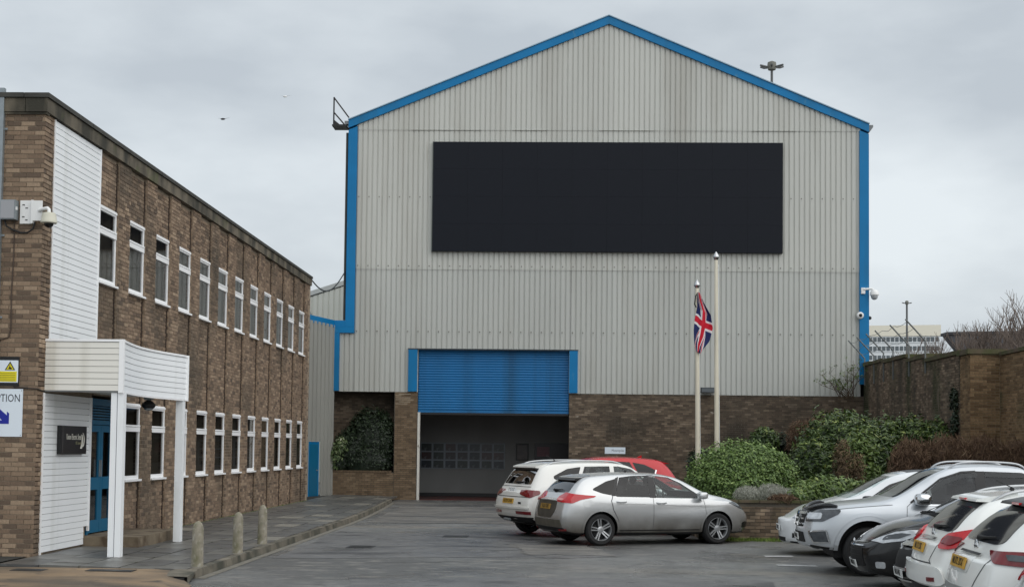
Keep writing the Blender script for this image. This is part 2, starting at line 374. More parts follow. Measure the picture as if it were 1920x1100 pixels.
for k in range(5): b.box(-5.62+k*.1, -5.58+k*.1, 18.3, 18.51, .02, .05)
b.build('grate', iron, gl)

# bollards
boll_m = mat('mossy_concrete', S(146, 140, 126), .9, var=.25, scale=12, bump=.5, bscale=70, stain=[(S(112, 110, 86), 5, (1, 1, .6), .58, .12, None, None), (S(170, 166, 156), 11, (1, 1, 1), .62, .08, None, None)])
prof = [(.092, 0), (.09, .1), (.086, .4), (.083, .56), (.078, .61), (.06, .66), (.03, .69), (.004, .698)]
bm_ = MB().lathe(prof, n=18).mesh('bollard', boll_m, 40)
for (x, y, lab, h, ti) in [(-5.40, 19.94, 'nearest of the three mossy concrete bollards, closest to the kerb gully', .98, .012), (-5.41, 22.5, 'middle one of the three round-topped concrete bollards along the kerb', 1.0, .02), (-5.47, 24.65, 'farthest of the three concrete bollards, nearest the warehouse', 1.04, -.01)]:
    o = link('concrete_bollard', bm_); o.location = (x, y, pz(x)-.004); o.scale = (1, 1, h); o.rotation_euler = (ti, ti*.7, x*7); tag(o, lab, 'bollard', 'concrete bollards along the kerb')
    q = MB().box(x-.2, x+.1, y-.17, y+.17, .08, pz(x)+.004); tag(q.build('bollard_pad', flag_ms[2], pav), kind='structure')

# ================================================================== office building
FX = -8.2; YC, YE = 20.7, 43.4; ZB, ZT = .14, 7.18
office = thing('office_building', 'two-storey brown brick office with narrow white windows along the pavement', 'building', (FX, YC, ZB))
bays = [(24.33+1.66*k-1.0, 24.33+1.66*k) for k in range(12)]; bays[0] = (23.33, 24.33)
UW, LW = (4.84, 6.22), (1.26, 2.72)
side = Plane((FX-.012, 0, 0), (0, 1, 0), (1, 0, 0)); rec = Plane((FX-.072, 0, 0), (0, 1, 0), (1, 0, 0)); front = Plane((0, YC+.012, 0), (1, 0, 0), (0, -1, 0))
joint_m = mat('dark_mastic', S(46, 36, 32), .9)
core = MB(); bm = MB()
def pier(y0, y1, z0=ZB, z1=ZT):
    core.box(FX-.45, FX-.012, y0, y1, z0-.1, z1); lay(bm, side, courses(y0, y1, z0, z1))
core.box(FX-.45, FX-.012, YC+.02, 20.93, ZB-.1, 2.75); core.box(FX-.45, FX-.012, YC+.02, 21.095, 2.752, ZT); lay(bm, side, courses(YC, 20.935, ZB, 2.765)); lay(bm, side, courses(YC, 21.095, 2.765, ZT, start=1))
# behind white boards and above the door
core.box(FX-.45, FX-.06, 21.1, 23.3, 2.75, ZT); core.box(FX-.45, FX-.06, 20.94, 23.12, ZB-.1, 2.75); core.box(FX-.45, FX-.012, 23.3, 24.6, 2.8, 3.7)
for k, (a, c) in enumerate(bays):
    holes = [(a+.01, c-.01, UW[0]-.04, UW[1])] + ([(a+.01, c-.01, LW[0]-.04, LW[1])] if k else [])
    z0 = ZB if k else 3.7
    zs = [z0] + ([LW[0]-.04] if k else []) 
    segs = ([(ZB-.1, LW[0]-.04), (LW[1], UW[0]-.04)] if k else [(3.7, UW[0]-.04)]) + [(UW[1], ZT)]
    for (p, q) in segs: core.box(FX-.45, FX-.072, a, c, p, q)
    lay(bm, rec, courses(a, c, z0, ZT-.06, holes, start=1))
    nxt = bays[k+1][0] if k < 11 else YE
    if k == 0: pier(c, nxt, 3.7, ZT); pier(24.62, nxt, ZB, 3.7)
    else: pier(c, nxt)
    # reveals: brick returns on the far side of each opening and pier
    rv = Plane((0, c-.002, 0), (1, 0, 0), (0, -1, 0))
    [MB().box(FX-.07, FX-.045, c-.024, c-.006, p_+.002, q_-.05).build('movement_joint', joint_m, office) for (p_, q_) in segs]
    if k: lay(bm, rv, [(FX-.16+.004, FX-.016, v0, v1) for (_, _, v0, v1) in courses(0, .2, ZB, ZT-.08)], .004, .001)
    else: lay(bm, rv, [(FX-.16+.004, FX-.016, v0, v1) for (_, _, v0, v1) in courses(0, .2, 3.7, ZT-.08)], .004, .001)
core.box(-15, FX-.012, YC+.012, YC+.4, ZB-.1, ZT)                        # front wall
core.box(-15, FX, YE-.3, YE-.001, ZB-.1, ZT)                              # far end
core.box(-15, -14.7, YC+.4, YE-.3, ZB-.1, ZT)
core.box(-15, FX-.46, YC+.4, YE-.3, 3.35, 3.6); core.box(-15, FX-.3, YC+.05, YE-.05, ZT+.005, ZT+.15)
core.build('wall', mortar, office)
b = MB(); b.box(-10.4, -10.2, YC+.5, YE-.4, .2, 3.34); b.box(-10.4, -10.2, YC+.5, YE-.4, 3.61, ZT); b.build('partition', room_dark, office)
rects = courses(-15, FX, ZB, ZT)
near = sorted([r for r in rects if r[0] > -8.98], key=lambda r: -r[0]); vis = [r for r in near if not (r[1] < -8.44 and 2.04 < r[2] < 3.25)][:300]
lay_objects(office, front, vis, brick_office, 'office')
vs_ = set(vis); lay(bm, front, [r for r in rects if r not in vs_])
tag(bm.build('brickwork', brick_office, office, tint=True), kind='stuff')
# parapet pieces
y = YC-.06
while y < YE:
    y1 = min(y+2.03, YE+.03)
    MB().box(FX-.3, FX+.045, y, y1-.012, ZT+.006, ZT+.225).build('parapet_band', concrete_band, office)
    MB().box(FX-.32, FX+.075, y-.02, y1-.01, ZT+.232, ZT+.305).build('coping', coping_dark, office); y = y1
x = FX+.045
while x > -13:
    MB().box(max(x-1.6, -15)+.012, x if x < FX else FX-.31, YC-.055, YC+.3, ZT+.006, ZT+.225).build('parapet_band', concrete_band, office)
    MB().box(max(x-1.6, -15)+.012, x if x < FX else FX-.33, YC-.09, YC+.3, ZT+.232, ZT+.305).build('coping', coping_dark, office); x -= 1.6
MB().box(-15, FX+.03, YC-.035, YC+.1, ZT-.03, ZT+.004).build('drip_moulding', concrete_band, office)

# windows
def window(y0, y1, z0, z1, blind, tint_blue=False):
    X = FX-.09; fw = .052; t = .05
    w = MB(); zt = z0 + (z1-z0)*.66
    w.box(X, X+t, y0, y1, z1-.095, z1); w.box(X, X+t, y0, y1, z0, z0+.07)
    w.box(X, X+t, y0, y0+fw, z0+.07, z1-.095); w.box(X, X+t, y1-fw, y1, z0+.07, z1-.095)
    w.box(X, X+t+.012, y0+.002, y1-.002, zt-.045, zt+.045)
    w.box(X+t, X+t+.02, y0+.02, y1-.02, z1-.06, z1-.02); w.box(X+t, X+t+.02, y0+.02, y1-.02, zt+.052, zt+.085)
    o = w.build('window', white_frame, office)
    for (a, c) in ((z0+.07, zt-.045), (zt+.045, z1-.095)):
        p = MB(); p.add([(X+.03, y0+fw, a), (X+.03, y1-fw, a), (X+.03, y1-fw, c), (X+.03, y0+fw, c)], [(0, 1, 2, 3)]); p.build('pane', win_glass, o)
    MB().box(X+.01, FX+.025, y0-.01, y1+.012, z0-.04, z0-.003).build('sill', white_frame, o)
    if blind:
        c = MB(); n = 26; V = []
        ya = y0-.1; yb = y0 + (y1-y0)*blind
        for i in range(n+1):
            yy = ya+(yb-ya)*i/n; xx = X-.16+.022*math.sin(i*2.1)+.008*math.sin(i*.9); V += [(xx, yy, z0-.05), (xx, yy, z1+.05)]
        c.add(V, [(2*i, 2*i+2, 2*i+3, 2*i+1) for i in range(n)]); c.build('curtain', curtain_m, o, smooth=60)
for k, (a, c) in enumerate(bays):
    window(a+.012, c-.012, UW[0], UW[1], [.75, .8, .72, .66, .7, .62, .6, .5, 0, .3, 0, .2][k])
    if k: window(a+.012, c-.012, LW[0], LW[1], 0 if k not in (5, 8) else .4)
# white shiplap boards, upper strip and lower wall
def boards(y0, y1, z0, z1, X, m, notch=None, pitch=.1):
    n = int(round((z1-z0)/pitch)); p = (z1-z0)/n
    MB().box(X-.03, X-.001, y0, y1 if not notch else notch[0], z0, z1).build('board_backing', board_gap, office)
    cache = {}
    for i in range(n):
        z = z0+i*p; yy = y1
        if notch and z < notch[1]: yy = notch[0]
        if yy not in cache:
            q = MB(); q.prism([(0, .002), (.02, .003), (.015, p-.005), (0, p-.003)], lambda u, v, w: (u, w, v), 0, yy-y0); cache[yy] = q.mesh('board', m)
        o = link('board', cache[yy], office); o.location = (X, y0, z)
for y0_, y1_, z0_, z1_ in ((21.13, 23.27, 3.62, 7.17),): boards(y0_, y1_, z0_, z1_, FX-.02, white_board)
boards(20.98, 23.1, .2, 2.74, FX-.02, white_board, notch=(22.9, .42))
for a_ in ((FX-.03, FX+.012, 21.10, 21.128, 3.6, 7.17), (FX-.03, FX+.012, 23.272, 23.3, 3.6, 7.17), (FX-.03, FX+.014, 20.94, 20.978, .17, 2.74), (FX-.03, FX+.014, 23.102, 23.14, .42, 2.74)): MB().box(*a_).build('corner_trim', white_frame, office)
# entrance door, recessed and facing the pavement
dr = MB(); X = FX-.12
dr.box(X-.02, X+.08, 23.15, 23.23, .34, 2.74); dr.box(X-.02, X+.08, 24.5, 24.6, .34, 2.74); dr.box(X-.02, X+.08, 23.23, 24.5, 2.62, 2.74); dr.box(X-.02, X+.08, 23.23, 24.5, 2.28, 2.36)
d = dr.build('entrance_door', blue_door, office)
for (a, c) in ((23.24, 23.86), (23.87, 24.49)):
    q = MB(); q.box(X, X+.05, a, a+.11, .36, 2.27); q.box(X, X+.05, c-.11, c, .36, 2.27); q.box(X, X+.05, a+.11, c-.11, 2.15, 2.27); q.box(X, X+.05, a+.11, c-.11, .36, .58); q.box(X, X+.055, a+.11, c-.11, 1.12, 1.34)
    q.build('door_leaf', blue_door, d)
    MB().box(X+.02, X+.03, a+.11, c-.11, .58, 2.15).build('door_pane', win_glass, d)
MB().box(X+.055, X+.1, 23.78, 23.81, 1.35, 1.65).build('door_handle', galv, d)
q = MB()
for i in range(5): q.box(X+.01, X+.04, 23.24, 24.49, 2.38+i*.05, 2.41+i*.05)
q.build('louvre', blue_door, d)
MB().box(X-.5, X-.4, 23.0, 24.8, .2, 2.8).build('lobby_wall', room_dark, office)
step_m = mat('worn_step_concrete', S(120, 108, 90), .85, var=.3, scale=5, bump=.4, bscale=50, stain=(S(80, 66, 50), 3, (1, 1, 1), .55, .1, None, None))
MB().box(FX-.1, -7.25, 22.92, 25.35, .1, .335).build('entrance_step', step_m, office)

# canopy over the entrance
can = thing('entrance_canopy', 'white boarded entrance canopy with curved side on two posts', 'canopy', (-7.1, 21.5, .15))
CY0, CY1, CX, Z0, Z1 = 20.98, 24.72, -6.96, 2.76, 3.6
curve = lambda t: CX - .2*math.sin(math.pi*min(1, t*1.02))**1.1
MB().box(FX, CX-.29, CY0+.03, CY1-.03, Z1-.09, Z1-.02).build('canopy_roof', coping_dark, can)
MB().box(FX, CX-.26, CY0+.04, CY1-.05, Z0+.06, Z0+.09).build('soffit', cream_board, can)
n = 8; p = (Z1-Z0-.06)/n
bf = MB().prism([(0, .002), (.02, .003), (.015, p-.005), (0, p-.003)], lambda u, v, w: (w, -u, v), 0, (CX-.03)-FX-.005).mesh('board', cream_board)
N = 18; sd_ = MB()
for i in range(N):
    t0, t1 = i/N, (i+1)/N; a0, a1 = curve(t0), curve(t1); y0, y1 = CY0+.04+(CY1-CY0-.08)*t0, CY0+.04+(CY1-CY0-.08)*t1
    q = [(0, .002), (.02, .003), (.015, p-.005), (0, p-.003)]
    sd_.add([(a0-.022+u, y0, v) for u, v in q]+[(a1-.022+u, y1, v) for u, v in q], [(k, (k+1) % 4, (k+1) % 4+4, k+4) for k in range(4)])
sm_ = sd_.mesh('board', white_board, 30)
back = MB()
for i in range(N):
    t0, t1 = i/N, (i+1)/N; a0, a1 = curve(t0)-.024, curve(t1)-.024; y0, y1 = CY0+.04+(CY1-CY0-.08)*t0, CY0+.04+(CY1-CY0-.08)*t1
    back.add([(a0, y0, Z0), (a1, y1, Z0), (a1, y1, Z1-.02), (a0, y0, Z1-.02)], [(0, 1, 2, 3)])
back.box(FX+.002, CX-.03, CY0+.001, CY0+.02, Z0, Z1-.02); back.build('fascia_backing', board_gap, can)
for i in range(n):
    o = link('board', bf, can); o.location = (FX+.004, CY0, Z0+.02+i*p)
    o = link('board', sm_, can); o.location = (0, 0, Z0+.02+i*p)
tr = MB(); tr.box(CX-.045, CX+.028, CY0-.028, CY0+.045, Z0-.01, Z1+.004); tr.box(CX-.045, CX+.028, CY1-.045, CY1+.01, Z0-.01, Z1+.002)
tr.box(FX, CX-.046, CY0-.03, CY0+.03, Z1-.035, Z1+.002)
for i in range(N):
    t0, t1 = i/N, (i+1)/N; a0, a1 = curve(t0), curve(t1); y0, y1 = CY0+.046+(CY1-CY0-.092)*t0, CY0+.046+(CY1-CY0-.092)*t1
    for z_ in ((Z1-.035, Z1+.001), (Z0-.008, Z0+.018)):
        tr.add([(a0-.05, y0, z_[0]), (a0+.012, y0, z_[0]), (a0+.012, y0, z_[1]), (a0-.05, y0, z_[1]), (a1-.05, y1, z_[0]), (a1+.012, y1, z_[0]), (a1+.012, y1, z_[1]), (a1-.05, y1, z_[1])], [(0, 1, 5, 4), (1, 2, 6, 5), (2, 3, 7, 6), (3, 0, 4, 7)])
tr.build('edge_trim', white_frame, can)
MB().box(-7.02, -6.925, 20.99, 21.13, .13, Z0-.01).build('post', white_board, can); MB().box(-7.13, -7.035, 21.0, 21.12, .13, Z0-.01).build('post_cladding', white_board, can)
MB().box(-7.1, -6.97, 24.5, 24.66, .13, Z0-.01).build('post', white_board, can)
lamp = thing('soffit_lamp', 'round dark lamp fixed under the white entrance canopy', 'lamp', (-7.55, 24.3, Z0))
MB().lathe([(.1, 0), (.125, .04), (.125, .07), (.07, .13), (.03, .15)], (-7.55, 24.3, Z0-.16), 14).build('lamp_body', black_plastic, lamp, smooth=40)
MB().lathe([(.085, 0), (.075, -.025), (.03, -.04)], (-7.55, 24.3, Z0-.162), 14).build('lamp_lens', galv, lamp, smooth=40)
MB().box(-7.62, -7.48, 24.23, 24.37, Z0-.01, Z0+.058).build('mount', galv, lamp)

# plaque beside the door
pq = thing('name_plaque', 'black company name plaque with white lettering on white boards', 'sign', (FX+.03, 22.1, 1.75))
MB().box(FX+.003, FX+.075, 21.56, 22.72, 1.76, 2.23).build('plaque_board', sign_black, pq)
MB().box(FX+.0752, FX+.078, 21.60, 21.64, 1.78, 2.21).build('edge_strip', mat('plaque_edge', S(70, 68, 68), .4), pq)
wt = mat('white_lettering', S(232, 230, 218), .5); gy = mat('gold_grey_print', S(150, 148, 118), .5)
text('Union Electric Steel', .135, wt, pq, facing((FX+.0765, 22.12, 2.045), (0, 1, 0)), squeeze=.63)
text('UK Limited', .075, gy, pq, facing((FX+.0765, 22.34, 1.945), (0, 1, 0)), squeeze=.8)
q = MB()
arc = lambda cx, cz, R, a0, a1, w0, w1, n=10: [(cx+R*math.cos(a), cz+R*1.25*math.sin(a), w0+(w1-w0)*i/n) for i, a in enumerate(np.linspace(a0, a1, n+1))]
for A in (arc(22.5, 2.0, .1, -1.2, 1.35, .03, .012), arc(22.36, 2.0, .15, -.9, .5, .05, .02)):
    for i in range(len(A)-1):
        (y0, z0, w0), (y1, z1, w1) = A[i], A[i+1]; q.add([(FX+.0775, y0-w0, z0), (FX+.0775, y0+w0, z0), (FX+.0775, y1+w1, z1), (FX+.0775, y1-w1, z1)], [(0, 1, 2, 3)])
q.build('emblem', wt, pq)

# front wall fittings
YF = YC-.004
tk = thing('cable_trunking', 'tall galvanised steel cable trunking at the left edge of the office front', 'trunking', (-8.88, YF, .2))
MB().box(-8.96, -8.845, YF-.07, YF, .3, 7.56).build('trunk', galv, tk)
q = MB(); [q.box(-8.97, -8.80, YF-.012, YF-.002, z, z+.03) for z in (1.2, 2.5, 3.9, 5.2, 6.9)]; q.build('strap', galv, tk)
ws = thing('warning_sign', 'yellow and white hazard warning sign on the office front', 'sign', (-8.7, YF, 2.83))
MB().box(-9.02, -8.50, YF-.012, YF-.001, 2.83, 3.29).build('sign_board', sign_black, ws)
MB().box(-9.005, -8.515, YF-.015, YF-.0125, 2.885, 3.235).build('white_field', sign_white, ws)
MB().box(-8.86, -8.535, YF-.018, YF-.0155, 2.9, 3.06).build('yellow_field', sign_yellow, ws)
tri = lambda c, r: [(c[0]-r*.95, c[1]-r*.5), (c[0]+r*.95, c[1]-r*.5), (c[0], c[1]+r*1.05)]
fn = lambda u, v, w: (u, w, v)
MB().prism(tri((-8.645, 3.125), .088), fn, YF-.018, YF-.0155).build('triangle_border', sign_black, ws)
MB().prism(tri((-8.645, 3.122), .062), fn, YF-.0205, YF-.0185).build('triangle', sign_yellow, ws)
q = MB(); q.prism([(-8.675, 3.105), (-8.62, 3.095), (-8.61, 3.115), (-8.65, 3.135)], fn, YF-.0225, YF-.0208); q.box(-8.652, -8.642, YF-.0225, YF-.0208, 3.135, 3.165); q.build('pictogram', sign_black, ws)
q = MB(); [q.box(-8.84, -8.555, YF-.02, YF-.0182, 2.915+i*.028, 2.922+i*.028) for i in range(5)]; q.build('print_line', mat('faint_print', S(120, 112, 40), .5), ws)
rs = thing('reception_sign', 'white reception sign with navy arrow on the office front', 'sign', (-8.8, YF, 2.03))
MB().box(-9.6, -8.43, YF-.012, YF-.001, 2.035, 2.785).build('sign_board', sign_white, rs)
text('RECEPTION', .175, ink, rs, facing((-8.465, YF-.0125, 2.635), (1, 0, 0)), align='RIGHT', squeeze=.74)
MB().prism([(-8.64, 2.235), (-8.64, 2.40), (-8.675, 2.43), (-8.675, 2.37), (-8.83, 2.5), (-8.9, 2.43), (-8.75, 2.29), (-8.81, 2.29), (-8.78, 2.235)], fn, YF-.015, YF-.0125).build('arrow', navy, rs)
q = MB(); [q.lathe([(.008, 0), (.008, -.004)], (x, YF-.012, z), 8, axis='Y') for x in (-8.45, -9.58) for z in (2.06, 2.76)]; q.build('screw', galv, rs)
jb = thing('junction_box', 'grey steel junction box high on the office front', 'electrical box', (-8.7, YF, 5.45))
MB().box(-8.83, -8.585, YF-.14, YF-.001, 5.45, 5.76).build('box_body', galv, jb); MB().box(-8.815, -8.6, YF-.155, YF-.141, 5.465, 5.745).build('lid', mat('grey_enamel', S(158, 160, 164), .4), jb); MB().box(-8.595, -8.565, YF-.13, YF-.1, 5.6, 5.65).build('latch', white_plastic, jb)
cc = thing('dome_camera', 'beige dome security camera on a white bracket at the office corner', 'camera', (-8.3, YF, 5.3))
q = MB(); q.box(-8.555, -8.33, YF-.022, YF-.001, 5.4, 5.77); q.box(-8.36, -8.33, YF-.075, YF-.022, 5.4, 5.77); q.box(-8.33, -8.18, YF-.075, YF-.06, 5.44, 5.76); q.build('bracket', white_plastic, cc)
q = MB(); [q.box(x, x+.04, YF-.0245, YF-.0225, z, z+.016) for x, z in ((-8.52, 5.69), (-8.47, 5.64), (-8.52, 5.5), (-8.47, 5.45))]; q.build('slot', black_plastic, cc)
q = MB(); q.tube([(-8.23, YF-.07, 5.6), (-8.15, YF-.12, 5.615), (-8.06, YF-.16, 5.625), (-8.035, YF-.17, 5.6), (-8.03, YF-.17, 5.54)], .028, 10); q.build('arm', white_plastic, cc, smooth=50)
q = MB(); q.lathe([(.05, .12), (.095, .115), (.11, .08), (.118, 0), (.125, -.01), (.125, -.04), (.11, -.05)], (-8.03, YF-.17, 5.43), 18); q.build('housing', beige_plastic, cc, smooth=35)
q = MB(); q.ball((-8.03, YF-.17, 5.385), (.075, .075, .075), 14); q.build('dome', mat('smoked_dome', S(20, 20, 22), .08), cc, smooth=60)
q = MB(); q.tube([(-8.78, YF-.06, 5.45), (-8.76, YF-.05, 5.36), (-8.66, YF-.04, 5.30), (-8.52, YF-.035, 5.25), (-8.42, YF-.04, 5.255), (-8.33, YF-.05, 5.31), (-8.3, YF-.05, 5.42)], .014, 8)
tag(q.build('power_cable', black_plastic, smooth=60), 'black cable looped between junction box and dome camera', 'cable')
q = MB(); q.tube([(-8.645, YF-.01, 5.44), (-8.64, YF-.01, 4.9), (-8.66, YF-.01, 4.3), (-8.65, YF-.01, 3.75), (-8.68, YF-.012, 3.6), (-8.84, YF-.012, 3.55)], .010, 6)
tag(q.build('wall_conduit', mat('conduit_brown', S(70, 56, 46), .6)), 'thin dark cable running down the front brick wall below the junction box', 'cable')
q = MB(); q.tube([(-9.0, YF-.016, 2.81), (-8.5, YF-.012, 2.806), (-8.36, YF-.012, 2.80), (FX+.012, YF-.01, 2.79), (FX+.014, 20.8, 2.77), (FX+.014, 20.95, 2.77)], .008, 6)
tag(q.build('thin_cable', black_plastic), 'thin black cable round the office corner above the reception sign', 'cable')
# ================================================================== warehouse
FY = 49.0
clad_m = mat('grey_cladding', S(193, 194, 188), .5, var=.05, scale=.5, stretch=(1, 1, .4), band=(.95, .03),
             stain=[(S(175, 174, 166), .6, (1.6, 1, .18), .62, .12, None, None), (S(150, 140, 122), 2.2, (2.5, 1, .12), .75, .06, None, None)])
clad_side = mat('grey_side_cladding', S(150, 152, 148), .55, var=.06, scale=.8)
roof_m = mat('roof_sheet', S(120, 124, 124), .6, var=.08, scale=1)
brick_wh = mat('brick_warehouse', (0, 0, 0), .92, ramp=[(0, S(80, 69, 58)), (.3, S(96, 83, 70)), (.6, S(107, 94, 79)), (.85, S(118, 103, 87)), (1, S(136, 121, 104))], attr='tint', var=.25, scale=5, bump=.2, bscale=80,
               stain=[(S(58, 52, 44), .45, (1, 1, .9), .56, .12, None, None), (S(170, 162, 150), 2.6, (.8, 1, 2.2), .735, .02, None, None)])
brick_pier = mat('brick_tan', (0, 0, 0), .92, ramp=[(0, S(98, 82, 64)), (.5, S(116, 98, 77)), (1, S(132, 113, 91))], attr='tint', var=.2, scale=5, bump=.2, bscale=80)
mortar_d = mat('dirty_mortar', S(112, 104, 94), .95, var=.2, scale=3, stain=(S(70, 66, 58), .5, (1, 1, 1), .55, .12, None, None))
wh = thing('warehouse', 'tall grey corrugated warehouse with blue edge trim and gabled roof', 'warehouse', (1.7, FY, 0))
XL, XR, XA, ZEL, ZER, ZA = -7.92, 11.28, 1.72, 14.05, 13.95, 17.98
gable = lambda x: (ZEL + (ZA-ZEL)*(x-XL)/(XA-XL)) if x < XA else (ZA + (ZER-ZA)*(x-XA)/(XR-XA))
PITCH = .19
def cladding(name, x0, x1, zb, zt, y, m=clad_m, parent=wh, depth=.038, pitch=PITCH, fr=None):
    """trapezoidal sheet between x0..x1; zb, zt numbers or functions of x; y plane of the troughs"""
    xs = []; k = math.floor(x0/pitch)
    while k*pitch < x1:
        for dx, d in ((0, 0), (.024*pitch/.19, 0), (.045*pitch/.19, 1), (pitch-.021*pitch/.19, 1)):
            x = k*pitch+dx
            if x0 <= x <= x1: xs.append((x, d))
        k += 1
    xs = [(x0, xs[0][1])]+[q for q in xs if q[0] > x0+.001]; xs.append((x1, xs[-1][1]))
    f = lambda z, x: z(x) if callable(z) else z
    b = MB(); V = []
    for (x, d) in xs:
        p0, p1 = (x, y-d*depth, f(zb, x)), (x, y-d*depth, f(zt, x))
        V += [fr(*p0), fr(*p1)] if fr else [p0, p1]
    b.add(V, [(2*i, 2*i+2, 2*i+3, 2*i+1) for i in range(len(xs)-1)]); return b.build(name, m, parent)
xl, xr = XL+.30, XR-.30
# top tier split at the apex
cladding('cladding_tier', xl, XA, 13.70, lambda x: gable(x)-.2, FY-.026); cladding('cladding_tier', XA, xr, 13.70, lambda x: gable(x)-.2, FY-.026)
cladding('cladding_tier', xl, xr, 8.50, 13.74, FY-.008)
clad_low = mat('grey_cladding_lower', S(185, 187, 182), .5, var=.05, scale=.5, stretch=(1, 1, .4), band=(.95, .03), stain=[(S(170, 170, 163), .6, (1.6, 1, .18), .62, .12, None, None)])
cladding('cladding_tier', xl, -5.2, 3.96, 8.54, FY+.012, clad_low); cladding('cladding_tier', -5.2, .36, 5.53, 8.54, FY+.012, clad_low); cladding('cladding_tier', .36, xr, 3.96, 8.54, FY+.012, clad_low)
cladding('cladding_tier', -8.12, xl+.001, 3.96, 6.12, FY+.016, clad_low)
fs = MB()
for z in (13.82, 8.63, 11.2, 6.2, 15.7):
    k = math.floor(xl/PITCH)+1
    while k*PITCH < xr-.1:
        x = k*PITCH+.095
        if k % 2 == 0 and z < gable(x)-.5 and not (-4.75 < x < 8.15 and 9.1 < z < 13.3) and not (-5.6 < x < .7 and z < 5.6):
            fs.box(x-.017, x+.017, FY-.062, FY-.03, z-.017, z+.017)
        k += 1
tag(fs.build('fastener', mat('fastener', S(96, 92, 84), .6), wh), kind='stuff')
# lap joints slightly lifted
lp = MB(); x = xl
while x < xr-1.4:
    w = random.uniform(.5, 1.6)
    if random.random() < .35: lp.box(x, x+w, FY-.072, FY-.058, 13.693, 13.701)
    x += w
lp.build('lap_edge', mat('lap_sealant', S(104, 102, 94), .8), wh)
# blue trims
def trim(pts, name='edge_trim', y0=FY-.12, y1=FY+.02, m=blue_paint):
    return MB().prism(pts, lambda u, v, w: (u, w, v), y0, y1).build(name, m, wh)
trim([(XL, 6.35), (XL+.33, 6.35), (XL+.33, ZEL-.22), (XL, ZEL-.36)]); trim([(XR-.34, 4.4), (XR, 4.4), (XR, ZER-.36), (XR-.34, ZER-.22)])
th = .30
trim([(XL, ZEL-th+.01), (XA, ZA-th), (XA, ZA), (XL, ZEL)], 'verge_trim', FY-.15); trim([(XA+.004, ZA-th), (XR, ZER-th+.01), (XR, ZER), (XA+.004, ZA)], 'verge_trim', FY-.15)
b = MB()
for (xa, za, xb, zb_) in ((XL-.02, ZEL, XA-.002, ZA), (XA+.002, ZA, XR+.02, ZER)):
    b.add([(xa, FY-.19, za+.004), (xb, FY-.19, zb_+.004), (xb, FY+.1, zb_+.004), (xa, FY+.1, za+.004), (xa, FY-.19, za+.04), (xb, FY-.19, zb_+.04), (xb, FY+.1, zb_+.04), (xa, FY+.1, za+.04)],
          [(0, 3, 2, 1), (4, 5, 6, 7), (0, 1, 5, 4), (1, 2, 6, 5), (2, 3, 7, 6), (3, 0, 4, 7)])
b.build('roof_flashing', mat('pale_flashing', S(150, 178, 196), .4), wh)
trim([(-8.40, 6.12), (XL+.33, 6.12), (XL+.33, 6.345), (-8.40, 6.345)]); trim([(-8.40, 3.98), (-8.13, 3.98), (-8.13, 6.115), (-8.40, 6.115)])
b = MB(); b.box(-8.45, XL-.003, FY-.1, FY+.1, 6.35, 6.58); b.build('gutter_box', blue_paint, wh)
trim([(-5.56, 3.98), (-5.23, 3.98), (-5.23, 5.53), (-5.56, 5.53)], 'door_trim'); trim([(.37, 3.98), (.68, 3.98), (.68, 5.53), (.37, 5.53)], 'door_trim')
trim([(-5.58, 5.533), (.70, 5.533), (.70, 5.57), (-5.58, 5.57)], 'door_head', FY-.13, m=mat('dark_flashing', S(60, 66, 70), .5))
# body behind the front, roof, eaves gutter
b = MB(); D = 45
b.add([(XL+.05, FY+1.12, 0), (XL+.05, FY+D, 0), (XL+.05, FY+D, ZEL-.1), (XL+.05, FY+1.12, ZEL-.1)], [(0, 1, 2, 3)]); b.add([(XL+.05, FY+.1, 4.35), (XL+.05, FY+1.12, 4.35), (XL+.05, FY+1.12, ZEL-.1), (XL+.05, FY+.1, ZEL-.1)], [(0, 1, 2, 3)])
b.add([(XR-.05, FY+.1, 0), (XR-.05, FY+D, 0), (XR-.05, FY+D, ZER-.1), (XR-.05, FY+.1, ZER-.1)], [(0, 1, 2, 3)])
b.add([(XL+.05, FY+D, 0), (XR-.05, FY+D, 0), (XR-.05, FY+D, ZER-.1), (XA, FY+D, ZA-.1), (XL+.05, FY+D, ZEL-.1)], [(0, 1, 2, 3, 4)])
b.build('side_wall', clad_side, wh)
b = MB(); b.add([(XL-.1, FY+.1, ZEL-.06), (XA, FY+.1, ZA-.02), (XA, FY+D, ZA-.02), (XL-.1, FY+D, ZEL-.06)], [(0, 1, 2, 3)]); b.add([(XA, FY+.1, ZA-.02), (XR+.1, FY+.1, ZER-.06), (XR+.1, FY+D, ZER-.06), (XA, FY+D, ZA-.02)], [(0, 1, 2, 3)])
b.build('roof', roof_m, wh)
grey_gut = mat('grey_gutter', S(120, 124, 126), .5)
MB().prism([(XR+.003, ZER-.32), (XR+.16, ZER-.1), (XR+.16, ZER-.02), (XR+.003, ZER-.02)], lambda u, v, w: (u, w, v), FY-.1, FY+D).build('eaves_gutter', grey_gut, wh)
MB().prism([(XL-.16, ZEL-.02), (XL-.16, ZEL-.1), (XL-.003, ZEL-.3), (XL-.003, ZEL-.02)], lambda u, v, w: (u, w, v), FY-.1, FY+D).build('eaves_gutter', grey_gut, wh)
q = MB(); q.tube([(XL-.06, FY+.02, 13.6), (XL-.06, FY+.02, 6.6)], .05, 8); q.build('downpipe', coping_dark, wh)
